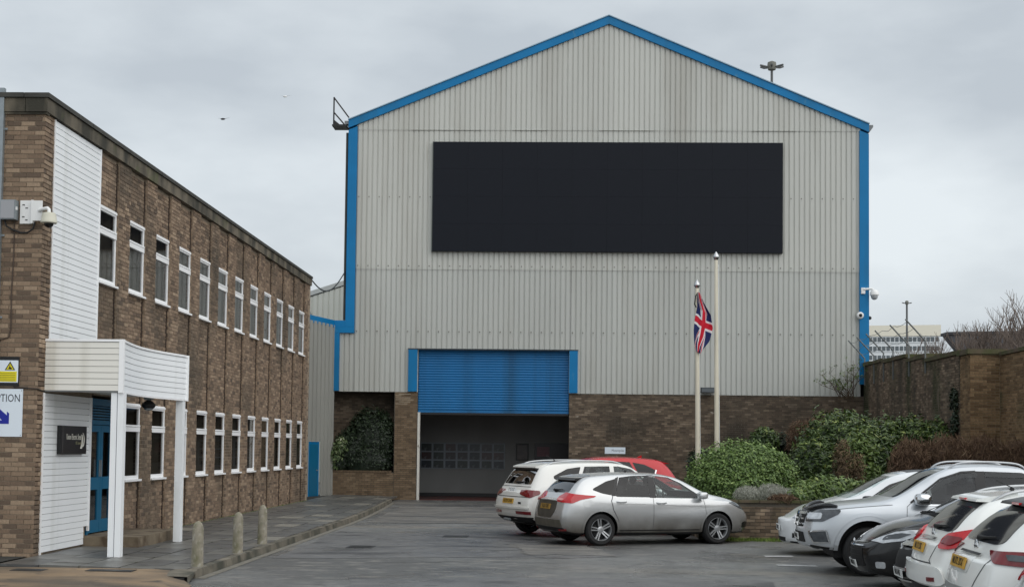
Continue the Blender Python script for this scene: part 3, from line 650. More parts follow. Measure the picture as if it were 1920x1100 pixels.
# brickwork of the front
core = MB(); bk = MB(); bp = MB()
pf = Plane((0, FY+.012, 0), (1, 0, 0), (0, -1, 0))
lay(bk, pf, courses(.38, 11.1, .0, 3.95))
core.box(-6.04, -5.22, FY-.05+.012, FY+.35, -.1, 3.955); pp = Plane((0, FY-.05+.012, 0), (1, 0, 0), (0, -1, 0)); lay(bp, pp, courses(-6.04, -5.22, .0, 3.95))
core.box(-8.45, -6.04, FY+.9, FY+1.1, -.1, 3.955); lay(bk, Plane((0, FY+.9, 0), (1, 0, 0), (0, -1, 0)), courses(-8.45, -6.04, .0, 3.95))
core.box(-8.45, -6.04, FY+.03, FY+1.1, 3.956, 4.3)
core.box(-6.06, -6.04, FY-.02, FY+.9, -.1, 3.95)
lay(bp, Plane((-5.22-.004, 0, 0), (0, 1, 0), (1, 0, 0)), [(a, c, d, e) for (a, c, d, e) in courses(FY-.04, FY+.34, 0, 3.95)], .006)
core.box(-8.55, -8.45, FY-.05, FY+1.1, -.1, 3.95)
core.build('recess_wall', mortar_d, wh); MB().box(.38, XR, FY+.012, FY+.35, -.1, 3.955).build('wall', mortar_d, wh); tag(bk.build('brickwork', brick_wh, wh, tint=True), kind='stuff'); tag(bp.build('pier_brickwork', brick_pier, wh, tint=True), kind='stuff')
# flaked brick faces at the pier head
q = MB(); 
for (a, c, d, e) in courses(-6.02, -5.3, 3.3, 3.88):
    if (a+6.02)*.75 + (3.88-d) < .62 and random.random() < .75: q.box(a, c, FY-.066, FY-.052, e-.004, e+.012)
q.build('spalled_mortar', mat('pale_mortar', S(190, 178, 158), .9), wh)
# shutter
sh = wh
SX0, SX1, SZ0, SZ1 = -5.20, .36, 3.24, 5.50
slat = MB(); pr_ = [(0, 0), (-.012, .012), (-.020, .035), (-.020, .055), (-.012, .078), (0, .088), (.004, .093), (.004, 0)]
slat.prism(pr_, lambda u, v, w: (w, u, v), SX0, SX1); sm2 = slat.mesh('slat', mat('shutter_blue', S(14, 106, 164), .42, var=.1, scale=1.2, stain=(S(12, 76, 112), 1.3, (1, 1, .4), .6, .1, None, None)), 25)
shut = MB().box(SX0, SX1, FY+.14, FY+.18, SZ0-.02, SZ0+.07).build('roller_shutter', MATS['shutter_blue'], wh)
z = SZ0+.075
while z < SZ1: o = link('slat', sm2, shut, True); o.location = (0, FY+.16, z); z += .094
MB().box(SX0, SX1, FY+.2, FY+.3, SZ0+.0, 5.6).build('shutter_lining', dark_int, wh)
MB().box(SX0, SX1, FY+.13, FY+.19, SZ0-.10, SZ0-.021).build('bottom_rail', black_plastic, shut)
MB().box(SX0+.005, SX0+.09, FY-.03, FY+.12, 0, SZ0-.02).build('guide_post', mat('chipped_white_paint', S(214, 212, 204), .6, var=.06, scale=5, stain=(S(120, 110, 100), 9, (1, 1, .5), .66, .03, None, 1)), wh)
# lobby room behind the door
rm = MB(); RB = 53.0
rm.add([(-5.9, RB, 0), (2, RB, 0), (2, RB, 5.6), (-5.9, RB, 5.6)], [(0, 1, 2, 3)]); rm.add([(-5.9, FY+.36, 0), (-5.9, RB, 0), (-5.9, RB, 5.6), (-5.9, FY+.36, 5.6)], [(0, 1, 2, 3)]); rm.add([(2, FY+.36, 0), (2, RB, 0), (2, RB, 5.6), (2, FY+.36, 5.6)], [(0, 1, 2, 3)])
rm.build('lobby_wall', mat('lobby_paint', S(122, 123, 122), .85, var=.1, scale=1.3, stretch=(1, 1, .6)), wh)
MB().box(-5.9, 2, FY+.36, RB, 5.6, 5.7).build('lobby_ceiling', room_dark, wh)
MB().box(-5.9, 2, FY+.0, RB, -.05, .008).build('lobby_floor', mat('red_floor_paint', S(92, 44, 40), .5, var=.3, scale=1.5, stain=(S(50, 44, 42), 1.2, (1, 1, 1), .5, .1, None, None)), wh)
MB().box(-5.9, 2, RB-.03, RB-.002, 0.01, .14).build('skirting', black_plastic, wh)
# boards on the lobby wall
pb = thing('photo_board', 'long board with three rows of photographs inside the open doorway', 'notice board', (-3.8, RB, 1.12))
MB().box(-5.48, -2.12, RB-.04, RB-.003, 1.1, 2.12).build('backboard', mat('board_grey', S(118, 126, 134), .5), pb)
phs = [MB().box(-.2, .2, -.012, 0, -.14, .14).mesh('photograph', mat(f'photo_print{i}', c, .3, ramp=[(.3, c), (.55, tuple(x*.4 for x in c)), (.75, S(120, 126, 132))], scale=6)) for i, c in enumerate((S(40, 52, 62), S(58, 52, 56), S(46, 58, 56), S(74, 50, 52)))]
for i in range(7):
    for j in range(3):
        o = link('photograph', phs[(i*2+j*3+(i*j) % 3) % 4], pb); o.location = (-5.24+i*.48, RB-.0405, 1.27+j*.335)
po = thing('framed_poster', 'small dark framed poster on the wall inside the doorway', 'poster', (-1.43, RB, 1.45))
MB().box(-1.68, -1.18, RB-.035, RB-.003, 1.45, 2.13).build('frame', black_plastic, po); MB().box(-1.63, -1.23, RB-.04, RB-.0355, 1.5, 2.06).build('print', mat('poster_print', S(70, 62, 60), .4, var=.5, scale=5), po)
rb = thing('red_board', 'dark board with red panel on the wall inside the doorway', 'notice board', (-.3, RB, 1.2))
MB().box(-.95, .5, RB-.04, RB-.003, 1.2, 2.15).build('backboard', mat('board_black', S(34, 30, 36), .4), rb); MB().box(-.85, -.35, RB-.045, RB-.041, 1.62, 2.0).build('red_panel', mat('red_print', S(96, 36, 52), .4, var=.4, scale=12, stretch=(1, 1, 3)), rb)

# dark video screen
scr_m = mat('screen_black', S(11, 17, 28), .6, var=.15, scale=.25, spec=.25)
scr = thing('video_screen', 'huge blank black video screen mounted high on the warehouse front', 'screen', (1.7, FY-.05, 9.16))
SXL, SXR, SB, ST = -4.73, 8.13, 9.16, 13.23
mm = MB().box(0, (SXR-SXL)/10-.003, -.06, 0, 0, (ST-SB)/4-.003).mesh('screen_module', scr_m)
for i in range(10):
    for j in range(4):
        o = link('screen_module', mm, scr); o.location = (SXL+i*(SXR-SXL)/10+.0015, FY-.17, SB+j*(ST-SB)/4+.0015)
MB().box(SXL, SXR, FY-.17+.002, FY-.05, SB, ST).build('screen_cabinet', mat('screen_frame', S(14, 16, 20), .6), scr)
b = MB(); b.box(SXL-.035, SXL-.003, FY-.2, FY-.055, SB-.01, ST+.01); b.build('side_trim', mat('trim_green_grey', S(84, 92, 88), .5), scr)

# annex wall with a blue door, between office and warehouse
an = thing('annex', 'narrow ribbed grey annex wall with blue trim between office and warehouse', 'building', (-8.8, 47, 0))
A0, A1 = Vector((-9.9, 43.2, 0)), Vector((-8.40, 48.97, 0)); AL = (A1-A0).length; ad = (A1-A0)/AL; an_n = Vector((ad.y, -ad.x, 0))
fr = lambda x, y, z: tuple(A0 + ad*x - an_n*y + Vector((0, 0, z)))
clad_an = mat('rib_shaded_cladding', S(150, 150, 144), .6, var=.12, scale=.9, stretch=(1, 1, .3))  # grey darkened in the colour to stand in for shade among the ribs
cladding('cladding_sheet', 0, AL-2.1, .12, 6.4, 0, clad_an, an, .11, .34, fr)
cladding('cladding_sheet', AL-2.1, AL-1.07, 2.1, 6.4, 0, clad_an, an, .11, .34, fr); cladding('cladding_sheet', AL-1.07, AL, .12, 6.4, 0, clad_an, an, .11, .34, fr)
def ab(x0, x1, y0, y1, z0, z1): return MB().add([fr(x, y, z) for z in (z0, z1) for (x, y) in ((x0, y0), (x1, y0), (x1, y1), (x0, y1))], [(0, 3, 2, 1), (4, 5, 6, 7), (0, 1, 5, 4), (1, 2, 6, 5), (2, 3, 7, 6), (3, 0, 4, 7)])
ab(-.1, AL+.05, -.1, .1, 6.32, 6.58).build('verge_trim', blue_paint, an)
ab(0, AL, .07, .3, .0, 6.3).build('backing', dark_int, an) if False else None
o = ab(AL-2.0, AL-1.1, -.05, .0, .14, 2.09).build('annex_door', blue_paint, an)
ab(AL-1.9, AL-1.2, -.065, -.051, .16, 2.0).build('door_leaf', blue_door, o); ab(AL-1.36, AL-1.26, -.1, -.066, 1.05, 1.09).build('door_handle', galv, o)
ab(AL-2.42, AL-2.3, -.09, -.057, 1.3, 1.75).build('notice_box', white_plastic, an)
# low planter against the recess
pl_ = thing('brick_planter', 'low brick planter wall in front of the dark recess left of the shutter', 'planter', (-7.3, FY, 0))
core = MB(); core.box(-8.57, -6.045, FY-.05+.012, FY+.15, -.05, 1.0); core.build('wall', mortar_d, pl_)
bk = MB(); lay(bk, pp, courses(-8.57, -6.045, .0, .975)); lay(bk, Plane((-8.57+.004, 0, 0), (0, -1, 0), (-1, 0, 0)), courses(-FY-.14, -FY+.05, 0, .98), .006)
bk.v = bk.v; tag(bk.build('brickwork', brick_pier, pl_, tint=True), kind='stuff')
x = -8.6
while x < -6.2:
    MB().box(x, x+.108, FY-.07, FY+.17, .98, 1.055).build('coping_brick', brick_pier, pl_, tint=True); x += .118
MB().box(-8.5, -6.06, FY+.16, FY+.89, 0, .9).build('soil', mat('soil', S(52, 44, 36), .95, var=.3, scale=8), pl_)

# fittings on the warehouse
gn = thing('eaves_gantry', 'black steel access gantry frame at the left eaves of the warehouse', 'gantry', (-8.2, FY, 13.85))
q = MB(); [q.tube(p, .03, 6) for p in ([(-8.52, FY+.1, 13.88), (-8.52, FY+.1, 14.97)], [(-8.52, FY+.1, 14.95), (-7.95, FY+.1, 14.2)], [(-8.52, FY+.1, 14.4), (-7.95, FY+.1, 13.75)])]; q.build('rail', black_plastic, gn)
q = MB(); q.box(-8.55, -7.93, FY-.1, FY+.6, 13.84, 13.9); q.prism([(-8.5, 13.9), (-8.25, 13.9), (-8.5, 14.1)], lambda u, v, w: (u, w, v), FY, FY+.1); q.build('platform', black_plastic, gn)
dc = thing('dome_camera', 'white dome camera on a bracket at the right edge of the warehouse', 'camera', (11.3, FY-.2, 7.6))
q = MB(); q.box(10.98, 11.12, FY-.22, FY-.121, 7.7, 7.92); q.tube([(11.05, FY-.2, 7.86), (11.35, FY-.24, 7.88), (11.43, FY-.24, 7.82)], .04, 8); q.build('bracket', white_plastic, dc, smooth=50)
q = MB(); q.lathe([(.05, .17), (.12, .13), (.16, .04), (.165, -.03), (.15, -.05)], (11.44, FY-.24, 7.68), 14); q.build('housing', white_plastic, dc, smooth=40); q = MB(); q.ball((11.44, FY-.24, 7.6), .13, 12); q.build('dome', mat('grey_dome', S(170, 174, 178), .2), dc, smooth=60)
ec = thing('eyeball_camera', 'small white eyeball camera with black lens on the blue corner trim', 'camera', (10.95, FY-.15, 6.9))
q = MB(); q.lathe([(.13, 0), (.13, -.05), (.1, -.09), (.06, -.1)], (10.95, FY-.121, 6.91), 14, axis='Y'); q.build('housing', white_plastic, ec, smooth=40); q = MB(); q.ball((10.95, FY-.215, 6.91), .065, 10); q.build('lens', black_plastic, ec, smooth=60)
q = MB(); q.ball((11.34, FY+.05, 6.84), .07, 10); tag(q.build('corner_sensor', black_plastic, smooth=60), 'tiny black sensor on the far side of the blue corner trim', 'sensor')
fl = thing('flood_light', 'dark floodlight above the brick wall between the flagpoles', 'floodlight', (5.41, FY-.2, 4.05))
q = MB(); q.box(5.15, 5.68, FY-.38, FY-.12, 4.03, 4.22); q.build('lamp_head', black_plastic, fl); MB().box(5.18, 5.65, FY-.39, FY-.381, 4.05, 4.2).build('lens', mat('lamp_glass', S(90, 96, 100), .15), fl); MB().box(5.35, 5.47, FY-.12, FY-.04, 4.05, 4.2).build('bracket', black_plastic, fl)
ms = thing('motorcycles_sign', 'small white sign reading Motorcycles on the dark brick wall', 'sign', (2.07, FY, 1.78))
MB().box(1.70, 2.45, FY-.02, FY-.004, 1.775, 2.015).build('sign_board', sign_white, ms); text('Motorcycles', .115, ink, ms, facing((2.41, FY-.021, 1.895), (1, 0, 0)), align='RIGHT', squeeze=.8)
q = MB(); q.tube([Vector((-8.25, 43.3, 7.5))*(1-t)+Vector((-7.97, FY, 8.42))*t+Vector((0, 0, -.62*math.sin(math.pi*t))) for t in np.linspace(0, 1, 14)], .022, 6)
tag(q.build('overhead_cable', black_plastic, smooth=60), 'black cable sagging from the office roof to the warehouse', 'cable')

# ================================================================== perimeter wall on the right
brick_dark = mat('brick_sooty', (0, 0, 0), .95, ramp=[(0, S(86, 73, 61)), (.4, S(112, 96, 80)), (.8, S(132, 114, 96)), (1, S(154, 136, 116))], attr='tint', var=.3, scale=3, bump=.2, bscale=80,
                 stain=[(S(64, 60, 50), .9, (1, 1.4, .22), .58, .1, None, None), (S(54, 60, 34), .7, (1, 1, .6), .62, .08, None, None), (S(132, 116, 104), 1.6, (1, 2.4, .3), .70, .05, None, None)])
brick_lt = mat('brick_buff', (0, 0, 0), .92, ramp=[(0, S(98, 76, 54)), (.5, S(124, 100, 72)), (1, S(146, 120, 90))], attr='tint', var=.2, scale=4, bump=.2, bscale=80, stain=(S(84, 80, 54), .8, (1, 1, .5), .6, .1, None, None))
cop_m = mat('mossy_coping', S(92, 80, 66), .9, var=.3, scale=4, stain=(S(72, 76, 44), 2.5, (1, 1, 1), .5, .12, None, None))
pw = thing('perimeter_wall', 'tall sooty brick perimeter wall stepping down from the warehouse corner', 'wall', (11.1, 43, 0))
PX = 11.1; core = MB(); bk = MB(); wl_ = Plane((PX+.012, 0, 0), (0, -1, 0), (-1, 0, 0))
for (ya, yb, zt) in [(FY-.02, 46.1, 5.05), (46.1, 42.9, 4.98), (42.9, 40.7, 4.82), (40.7, 37.3, 4.68)]:
    core.box(PX+.012, PX+.4, yb, ya, -.1, zt); lay(bk, wl_, courses(-ya, -yb, .6, zt-.0))
    y = ya
    while y > yb+.05:
        y1 = max(y-1.0, yb); MB().box(PX-.05, PX+.45, y1+.006, y-.006, zt+.003, zt+.12+random.uniform(-.02, .02)).build('coping', cop_m, pw); y = y1
    lay(bk, Plane((0, yb+.012-.012, 0), (1, 0, 0), (0, -1, 0)), courses(PX, PX+.38, zt-.4, zt), .004)
core.build('wall_core', mortar_d, pw); tag(bk.build('brickwork', brick_dark, pw, tint=True), kind='stuff')
bw = thing('buff_wall', 'buff brick boundary wall with a square pier at its far end', 'wall', (11.9, 33, 0))
core = MB(); core.box(11.112, 12.2, 36.412, 37.29, -.1, 4.62); core.box(11.912, 12.3, 14, 36.4, -.1, 4.58); core.build('wall_core', mat('buff_mortar', S(150, 134, 110), .95, var=.2, scale=3), bw)
pr2 = Plane((0, 36.412, 0), (1, 0, 0), (0, -1, 0)); all_ = courses(11.1, 11.9, 1.6, 4.62); lay_objects(bw, pr2, all_[-190:], brick_lt, 'buff')
bk = MB(); lay(bk, pr2, all_[:-190]); lay(bk, Plane((11.112, 0, 0), (0, -1, 0), (-1, 0, 0)), courses(-37.29, -36.4, .7, 4.62))
bl2 = Plane((11.912, 0, 0), (0, -1, 0), (-1, 0, 0)); all_ = courses(-36.4, -14, .0, 4.58); nr = [r for r in all_ if r[1] < -34.6 and r[2] > 3.6][:110]; ns_ = set(nr)
lay_objects(bw, bl2, nr, brick_lt, 'buff'); lay(bk, bl2, [r for r in all_ if r not in ns_]); tag(bk.build('brickwork', brick_lt, bw, tint=True), kind='stuff')
MB().box(11.02, 12.28, 36.33, 37.36, 4.625, 4.76).build('pier_cap', cop_m, bw)
y = 36.3
while y > 14: MB().box(11.85, 12.36, y-.99, y, 4.585, 4.68).build('coping', cop_m, bw); y -= 1.0
for i, (y, lab) in enumerate([(48.7, 'cranked barbed-wire post nearest the warehouse corner'), (47.3, 'second cranked barbed-wire post from the warehouse corner'), (45.9, 'third cranked barbed-wire post from the warehouse corner'), (44.6, 'fourth cranked barbed-wire post from the warehouse corner'), (42.6, 'fifth cranked barbed-wire post from the warehouse corner'), (40.7, 'cranked barbed-wire post farthest from the warehouse, nearest the pier')]):
    q = MB(); q.box(PX-.045, PX-.005, y-.02, y+.02, 4.35, 5.35)
    q.tube([(PX-.025, y, 5.33), (PX-.62, y, 5.98)], .024, 4); tag(q.build('wire_post', mat('weathered_steel', S(112, 116, 116), .6, .3)), lab+' on the wall', 'post', 'cranked posts on the perimeter wall')
for j, lab in enumerate(('lower', 'middle', 'upper')):
    pts = []; 
    for t in np.linspace(0, 1, 22): pts.append((PX-.2-.19*j, 48.7-8*t, 5.5+.2*j-.07*abs(math.sin(t*math.pi*5))+random.uniform(-.02, .02)))
    q = MB(); q.tube(pts, .008, 4); tag(q.build('barbed_wire', galv), lab+' strand of barbed wire along the cranked posts', 'wire')

# ================================================================== raised bed, flagpoles
bed = thing('retaining_wall', 'low dark brick retaining wall of the raised planting bed', 'wall', (4.5, 29.6, 0))
core = MB(); core.box(3.1, 11.9, 29.612, 29.85, -.1, .80); core.box(3.1+.012, 3.35, 29.85, 34, -.1, .80); core.build('wall_core', mortar_d, bed)
bk = MB(); lay(bk, Plane((0, 29.612, 0), (1, 0, 0), (0, -1, 0)), courses(3.1, 11.9, 0, .72)); lay(bk, Plane((3.112, 0, 0), (0, -1, 0), (-1, 0, 0)), courses(-34, -29.6, 0, .72)); tag(bk.build('brickwork', brick_dark, bed, tint=True), kind='stuff')
x = 3.08
while x < 11.8: MB().box(x, x+.44, 29.57, 29.87, .805, .865).build('coping', cop_m, bed); x += .45
b = MB(); b.add([(3.3, 29.8, .8), (11.95, 29.8, .8), (11.2, 48.95, 1.1), (4.4, 48.95, .5), (4.4, 37, .6), (3.5, 34, .75)], [tuple(range(6))]); b.add([(3.5, 34, .75), (4.4, 37, .6), (4.4, 48.95, .5), (4.2, 48.95, 0), (4.2, 37, 0), (3.3, 34, 0)], [(0, 1, 4, 5), (1, 2, 3, 4)])
struct('planting_bed', b, mat('bed_soil', S(58, 50, 40), .95, var=.35, scale=5, bump=.5, bscale=20))
fp_m = mat('cream_pole_paint', S(226, 220, 200), .45, var=.05, scale=3, stain=(S(160, 146, 116), 3, (1, 1, .15), .66, .08, None, None))
for (x, y, zt, lab, lx) in ((4.14, 40, 6.8, 'shorter cream flagpole carrying the drooping flag', -.06), (4.71, 40, 7.65, 'taller bare cream flagpole right of the flag', -.07)):
    t = thing('flagpole', lab, 'flagpole', (x+.03, y, .55), group='flagpoles in the planting bed')
    q = MB(); q.tube([(x+.03, y, .5), (x, y, 3.5), (x+lx*.5, y, zt)], [.075, .068, .05], 12); q.build('pole', fp_m, t, smooth=50)
    q = MB(); q.lathe([(.02, 0), (.05, .01), (.10, .10), (.085, .16), (.03, .24), (.008, .27)], (x+lx*.5, y, zt-.02), 12); q.build('finial', mat('chrome_finial', S(190, 192, 194), .2, .9), t, smooth=30)
    q = MB(); q.tube([(x+.09, y-.07, 1.5), (x+lx*.5+.06, y-.06, zt-.15)], .008, 4); q.build('halyard', white_plastic, t)
# drooping union flag: grid in flag coordinates (u along the fly, v across)
fm = [mat('flag_blue', S(26, 38, 92), .8, var=.08, scale=6), mat('flag_white', S(232, 228, 230), .8), mat('flag_red', S(204, 22, 48), .8, var=.08, scale=6)]
def union(u, v):
    x, y = (u-.5)*2, (v-.5)          # x -1..1, y -.5...5
    if abs(x) < .1 or abs(y) < .1: return 2
    if abs(x) < .167 or abs(y) < .167: return 1
    d1 = (x*.5-y)/math.sqrt(1.25)*2; d2 = (x*.5+y)/math.sqrt(1.25)*2
    for d, s in ((d1, 1 if x > 0 else -1), (d2, 1 if x < 0 else -1)):
        if 0 < d*s < .066*1.2: return 2
    if abs(d1) < .11 or abs(d2) < .11: return 1
    return 0
NU, NV = 150, 90; V = []; F = []; Mi = []
cs = [(0, 4.15, 6.64, .06), (.12, 4.20, 6.40, .18), (.3, 4.31, 6.08, .37), (.5, 4.30, 5.70, .49), (.7, 4.24, 5.36, .44), (.88, 4.16, 5.08, .26), (1, 4.13, 4.86, .12)]
for i in range(NU+1):
    u = i/NU; 
    cx, cz, w = [float(np.interp(u, [c[0] for c in cs], [c[k] for c in cs])) for k in (1, 2, 3)]
    for j in range(NV+1):
        v = j/NV; fold = math.sin(v*9.5+u*2.2)*.055*(1-.4*u) + math.sin(v*21+u*5)*.018
        V.append((cx+(v-.5)*w*1.05+.01*math.sin(v*14), 39.92-.03+fold, cz+(v-.5)*(-.30)*min(1, w/.4)+.05*math.sin(v*7+u*3)*w))
for i in range(NU):
    for j in range(NV):
        a = i*(NV+1)+j; F.append((a, a+1, a+NV+2, a+NV+1)); Mi.append(union((i+.5)/NU, (j+.5)/NV))
b = MB(); b.v = V; b.f = F; b.m = Mi; b.t = [0]*len(V)
fo = b.build('flag', fm, smooth=80); tag(fo, 'drooping red white and blue union flag on the shorter pole', 'flag')
sm_mod = fo.modifiers.new('thick', 'SOLIDIFY'); sm_mod.thickness = .006
q = MB(); q.tube([(4.14, 39.92, 6.66), (4.06, 39.9, 6.55), (4.03, 39.9, 6.3), (4.08, 39.9, 6.2)], .018, 6); tag(q.build('flag_rope', black_plastic), 'dark looped rope at the top corner of the flag', 'rope')
# ================================================================== plants
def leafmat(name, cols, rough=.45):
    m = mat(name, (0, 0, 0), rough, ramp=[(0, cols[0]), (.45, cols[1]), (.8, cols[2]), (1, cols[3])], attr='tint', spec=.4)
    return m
lf_bright = leafmat('leaf_bright', [S(56, 76, 36), S(86, 110, 54), S(116, 140, 74), S(156, 176, 108)])
lf_laurel = leafmat('leaf_laurel', [S(38, 54, 28), S(60, 80, 38), S(92, 112, 56), S(164, 174, 98)], .3)
lf_dark = leafmat('leaf_dark', [S(26, 36, 26), S(38, 50, 34), S(50, 64, 42), S(68, 84, 56)])
lf_mid = leafmat('leaf_mid', [S(54, 72, 36), S(84, 106, 52), S(116, 136, 72), S(150, 160, 92)], .35)
lf_lav = leafmat('leaf_lavender', [S(116, 118, 106), S(150, 152, 140), S(172, 172, 162), S(194, 190, 186)], .8)
lf_rust = leafmat('leaf_rust', [S(70, 54, 42), S(94, 72, 56), S(112, 90, 70), S(136, 116, 92)], .8)
lf_brown = leafmat('leaf_brown_twig', [S(74, 62, 48), S(98, 82, 60), S(118, 100, 74), S(138, 124, 90)], .8)
lf_pale = leafmat('leaf_pale', [S(52, 70, 42), S(84, 102, 62), S(124, 136, 96), S(206, 206, 186)])
grass_m = leafmat('grass_blade', [S(62, 84, 30), S(88, 112, 42), S(112, 134, 56), S(138, 150, 76)])
bark = mat('bark', S(84, 70, 56), .9, var=.25, scale=10)
def leaves(blobs, n, size, asp=.45, seed=1, shell=.35, upright=0., jitter=.9, lump=0.):
    """leaf quads spread through blob shells -> MB"""
    r = np.random.default_rng(seed); out = MB()
    B = np.array(blobs, float); wts = (B[:, 3]*B[:, 4]+B[:, 3]*B[:, 5]+B[:, 4]*B[:, 5]); wts /= wts.sum()
    idx = r.choice(len(B), n, p=wts); d = r.normal(size=(n, 3)); d /= np.linalg.norm(d, axis=1)[:, None]
    d[:, 2] = np.where(d[:, 2] < -.35, -d[:, 2], d[:, 2])
    rad = 1 - shell*r.random(n)**1.6 + r.normal(size=n)*.05
    if lump: rad *= 1 + lump*np.sin(d[:, 0]*9+seed)*np.sin(d[:, 1]*8+2*seed)*np.sin(d[:, 2]*10+.5*seed)
    P = B[idx, :3] + d*B[idx, 3:6]*rad[:, None]
    keep = np.ones(n, bool)
    for k in range(len(B)):
        q = ((P-B[k, :3])/B[k, 3:6]); keep &= ~((np.sum(q*q, 1) < (1-shell)**2*.8) & (idx != k))
    P, d = P[keep], d[keep]; m = len(P)
    N = d + r.normal(size=(m, 3))*jitter*.6; N[:, 2] += .35; N /= np.linalg.norm(N, axis=1)[:, None]
    T = r.normal(size=(m, 3)); T[:, 2] += upright*3; T -= N*np.sum(T*N, 1)[:, None]*(1-min(1, upright)); T /= np.linalg.norm(T, axis=1)[:, None]
    W = np.cross(N, T); W /= np.linalg.norm(W, axis=1)[:, None]+1e-9
    L = size*(.6+.8*r.random(m))[:, None]; 
    a = P - T*L*.5; c = P + T*L*.5; bL = P - W*L*asp*.5 - N*L*.08 + T*L*.05; bR = P + W*L*asp*.5 - N*L*.08 + T*L*.05
    V = np.stack([a, bL, c, bR], 1).reshape(-1, 3)
    out.v = [tuple(x) for x in V]; F = []
    for i in range(m): F.append((4*i, 4*i+1, 4*i+2)); F.append((4*i, 4*i+2, 4*i+3))
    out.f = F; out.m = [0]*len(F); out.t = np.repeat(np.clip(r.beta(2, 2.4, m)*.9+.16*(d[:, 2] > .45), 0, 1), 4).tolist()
    return out
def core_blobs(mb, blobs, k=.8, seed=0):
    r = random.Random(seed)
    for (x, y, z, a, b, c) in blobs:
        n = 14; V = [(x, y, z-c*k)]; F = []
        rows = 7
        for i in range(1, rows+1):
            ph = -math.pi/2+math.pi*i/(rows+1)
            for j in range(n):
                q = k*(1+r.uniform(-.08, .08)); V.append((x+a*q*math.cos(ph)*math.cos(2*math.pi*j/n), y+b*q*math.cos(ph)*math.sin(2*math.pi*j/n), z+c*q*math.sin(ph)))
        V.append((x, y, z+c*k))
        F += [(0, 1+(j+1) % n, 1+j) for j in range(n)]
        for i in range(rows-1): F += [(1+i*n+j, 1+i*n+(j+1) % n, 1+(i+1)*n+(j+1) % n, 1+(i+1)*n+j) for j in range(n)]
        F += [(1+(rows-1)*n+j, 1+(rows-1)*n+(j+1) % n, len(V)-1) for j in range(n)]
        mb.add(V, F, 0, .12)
def bush(name, label, blobs, n, size, m, cat='bush', group=None, asp=.45, seed=1, shell=.35, upright=0., jitter=.9, lump=.12, core=.8, base=None):
    x, y, z = base or (blobs[0][0], blobs[0][1], .5)
    t = thing(name, label, cat, (x, y, z), group=group)
    L = leaves(blobs, n, size, asp, seed, shell, upright, jitter, lump); core_blobs(L, blobs, core, seed)
    L.build('foliage', m, t, tint=True)
    q = MB(); r = random.Random(seed)
    for (bx, by, bz, a, b, c) in blobs[:4]:
        for k in range(2): q.tube([(x+r.uniform(-.15, .15), y+r.uniform(-.1, .1), z-.05), ((x+bx)/2+r.uniform(-.1, .1), (y+by)/2, (z+bz)/2), (bx+r.uniform(-.3, .3)*a, by, bz+c*.4)], [.035, .025, .01], 5)
    q.build('stem', bark, t); return t
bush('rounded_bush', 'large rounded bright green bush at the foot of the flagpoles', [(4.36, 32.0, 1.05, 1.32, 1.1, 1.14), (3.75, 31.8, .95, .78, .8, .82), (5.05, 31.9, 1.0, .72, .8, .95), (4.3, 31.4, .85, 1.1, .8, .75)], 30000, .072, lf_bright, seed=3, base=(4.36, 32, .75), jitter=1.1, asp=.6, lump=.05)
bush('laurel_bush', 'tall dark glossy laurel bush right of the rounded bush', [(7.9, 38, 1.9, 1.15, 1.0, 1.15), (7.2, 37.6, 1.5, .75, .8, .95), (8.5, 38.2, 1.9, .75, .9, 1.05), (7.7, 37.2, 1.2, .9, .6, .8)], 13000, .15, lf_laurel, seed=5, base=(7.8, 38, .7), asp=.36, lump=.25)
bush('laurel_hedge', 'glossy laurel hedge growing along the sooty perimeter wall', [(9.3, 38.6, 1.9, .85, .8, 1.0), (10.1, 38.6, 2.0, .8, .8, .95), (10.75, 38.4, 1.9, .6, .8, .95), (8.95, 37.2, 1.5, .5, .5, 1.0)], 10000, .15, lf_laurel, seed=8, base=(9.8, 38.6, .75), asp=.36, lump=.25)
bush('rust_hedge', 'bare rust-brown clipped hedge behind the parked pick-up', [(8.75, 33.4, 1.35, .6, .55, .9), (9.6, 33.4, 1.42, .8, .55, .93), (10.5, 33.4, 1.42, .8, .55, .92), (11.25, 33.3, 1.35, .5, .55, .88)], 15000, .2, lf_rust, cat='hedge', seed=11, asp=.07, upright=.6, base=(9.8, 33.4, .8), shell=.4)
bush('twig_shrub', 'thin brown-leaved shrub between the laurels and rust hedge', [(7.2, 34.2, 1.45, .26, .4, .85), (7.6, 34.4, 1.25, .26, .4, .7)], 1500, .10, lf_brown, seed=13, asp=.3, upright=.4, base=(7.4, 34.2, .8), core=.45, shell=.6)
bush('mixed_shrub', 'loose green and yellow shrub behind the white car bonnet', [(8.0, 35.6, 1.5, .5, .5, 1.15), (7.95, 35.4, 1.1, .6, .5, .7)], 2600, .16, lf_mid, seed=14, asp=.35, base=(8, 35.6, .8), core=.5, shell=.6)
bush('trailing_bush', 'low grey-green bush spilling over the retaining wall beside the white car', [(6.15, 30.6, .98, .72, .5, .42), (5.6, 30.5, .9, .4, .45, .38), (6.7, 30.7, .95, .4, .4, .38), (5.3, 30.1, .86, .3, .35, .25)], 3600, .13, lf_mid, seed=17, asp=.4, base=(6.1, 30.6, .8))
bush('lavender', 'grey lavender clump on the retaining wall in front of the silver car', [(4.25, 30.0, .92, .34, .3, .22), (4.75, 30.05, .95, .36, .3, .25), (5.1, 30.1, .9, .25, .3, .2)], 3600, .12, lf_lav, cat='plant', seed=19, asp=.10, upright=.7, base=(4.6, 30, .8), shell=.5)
bush('dry_fern', 'small rust-coloured dry plant drooping over the retaining wall', [(4.95, 29.75, .86, .34, .22, .13)], 900, .16, lf_rust, cat='plant', seed=21, asp=.08, base=(4.95, 29.75, .8), shell=.7, core=.4)
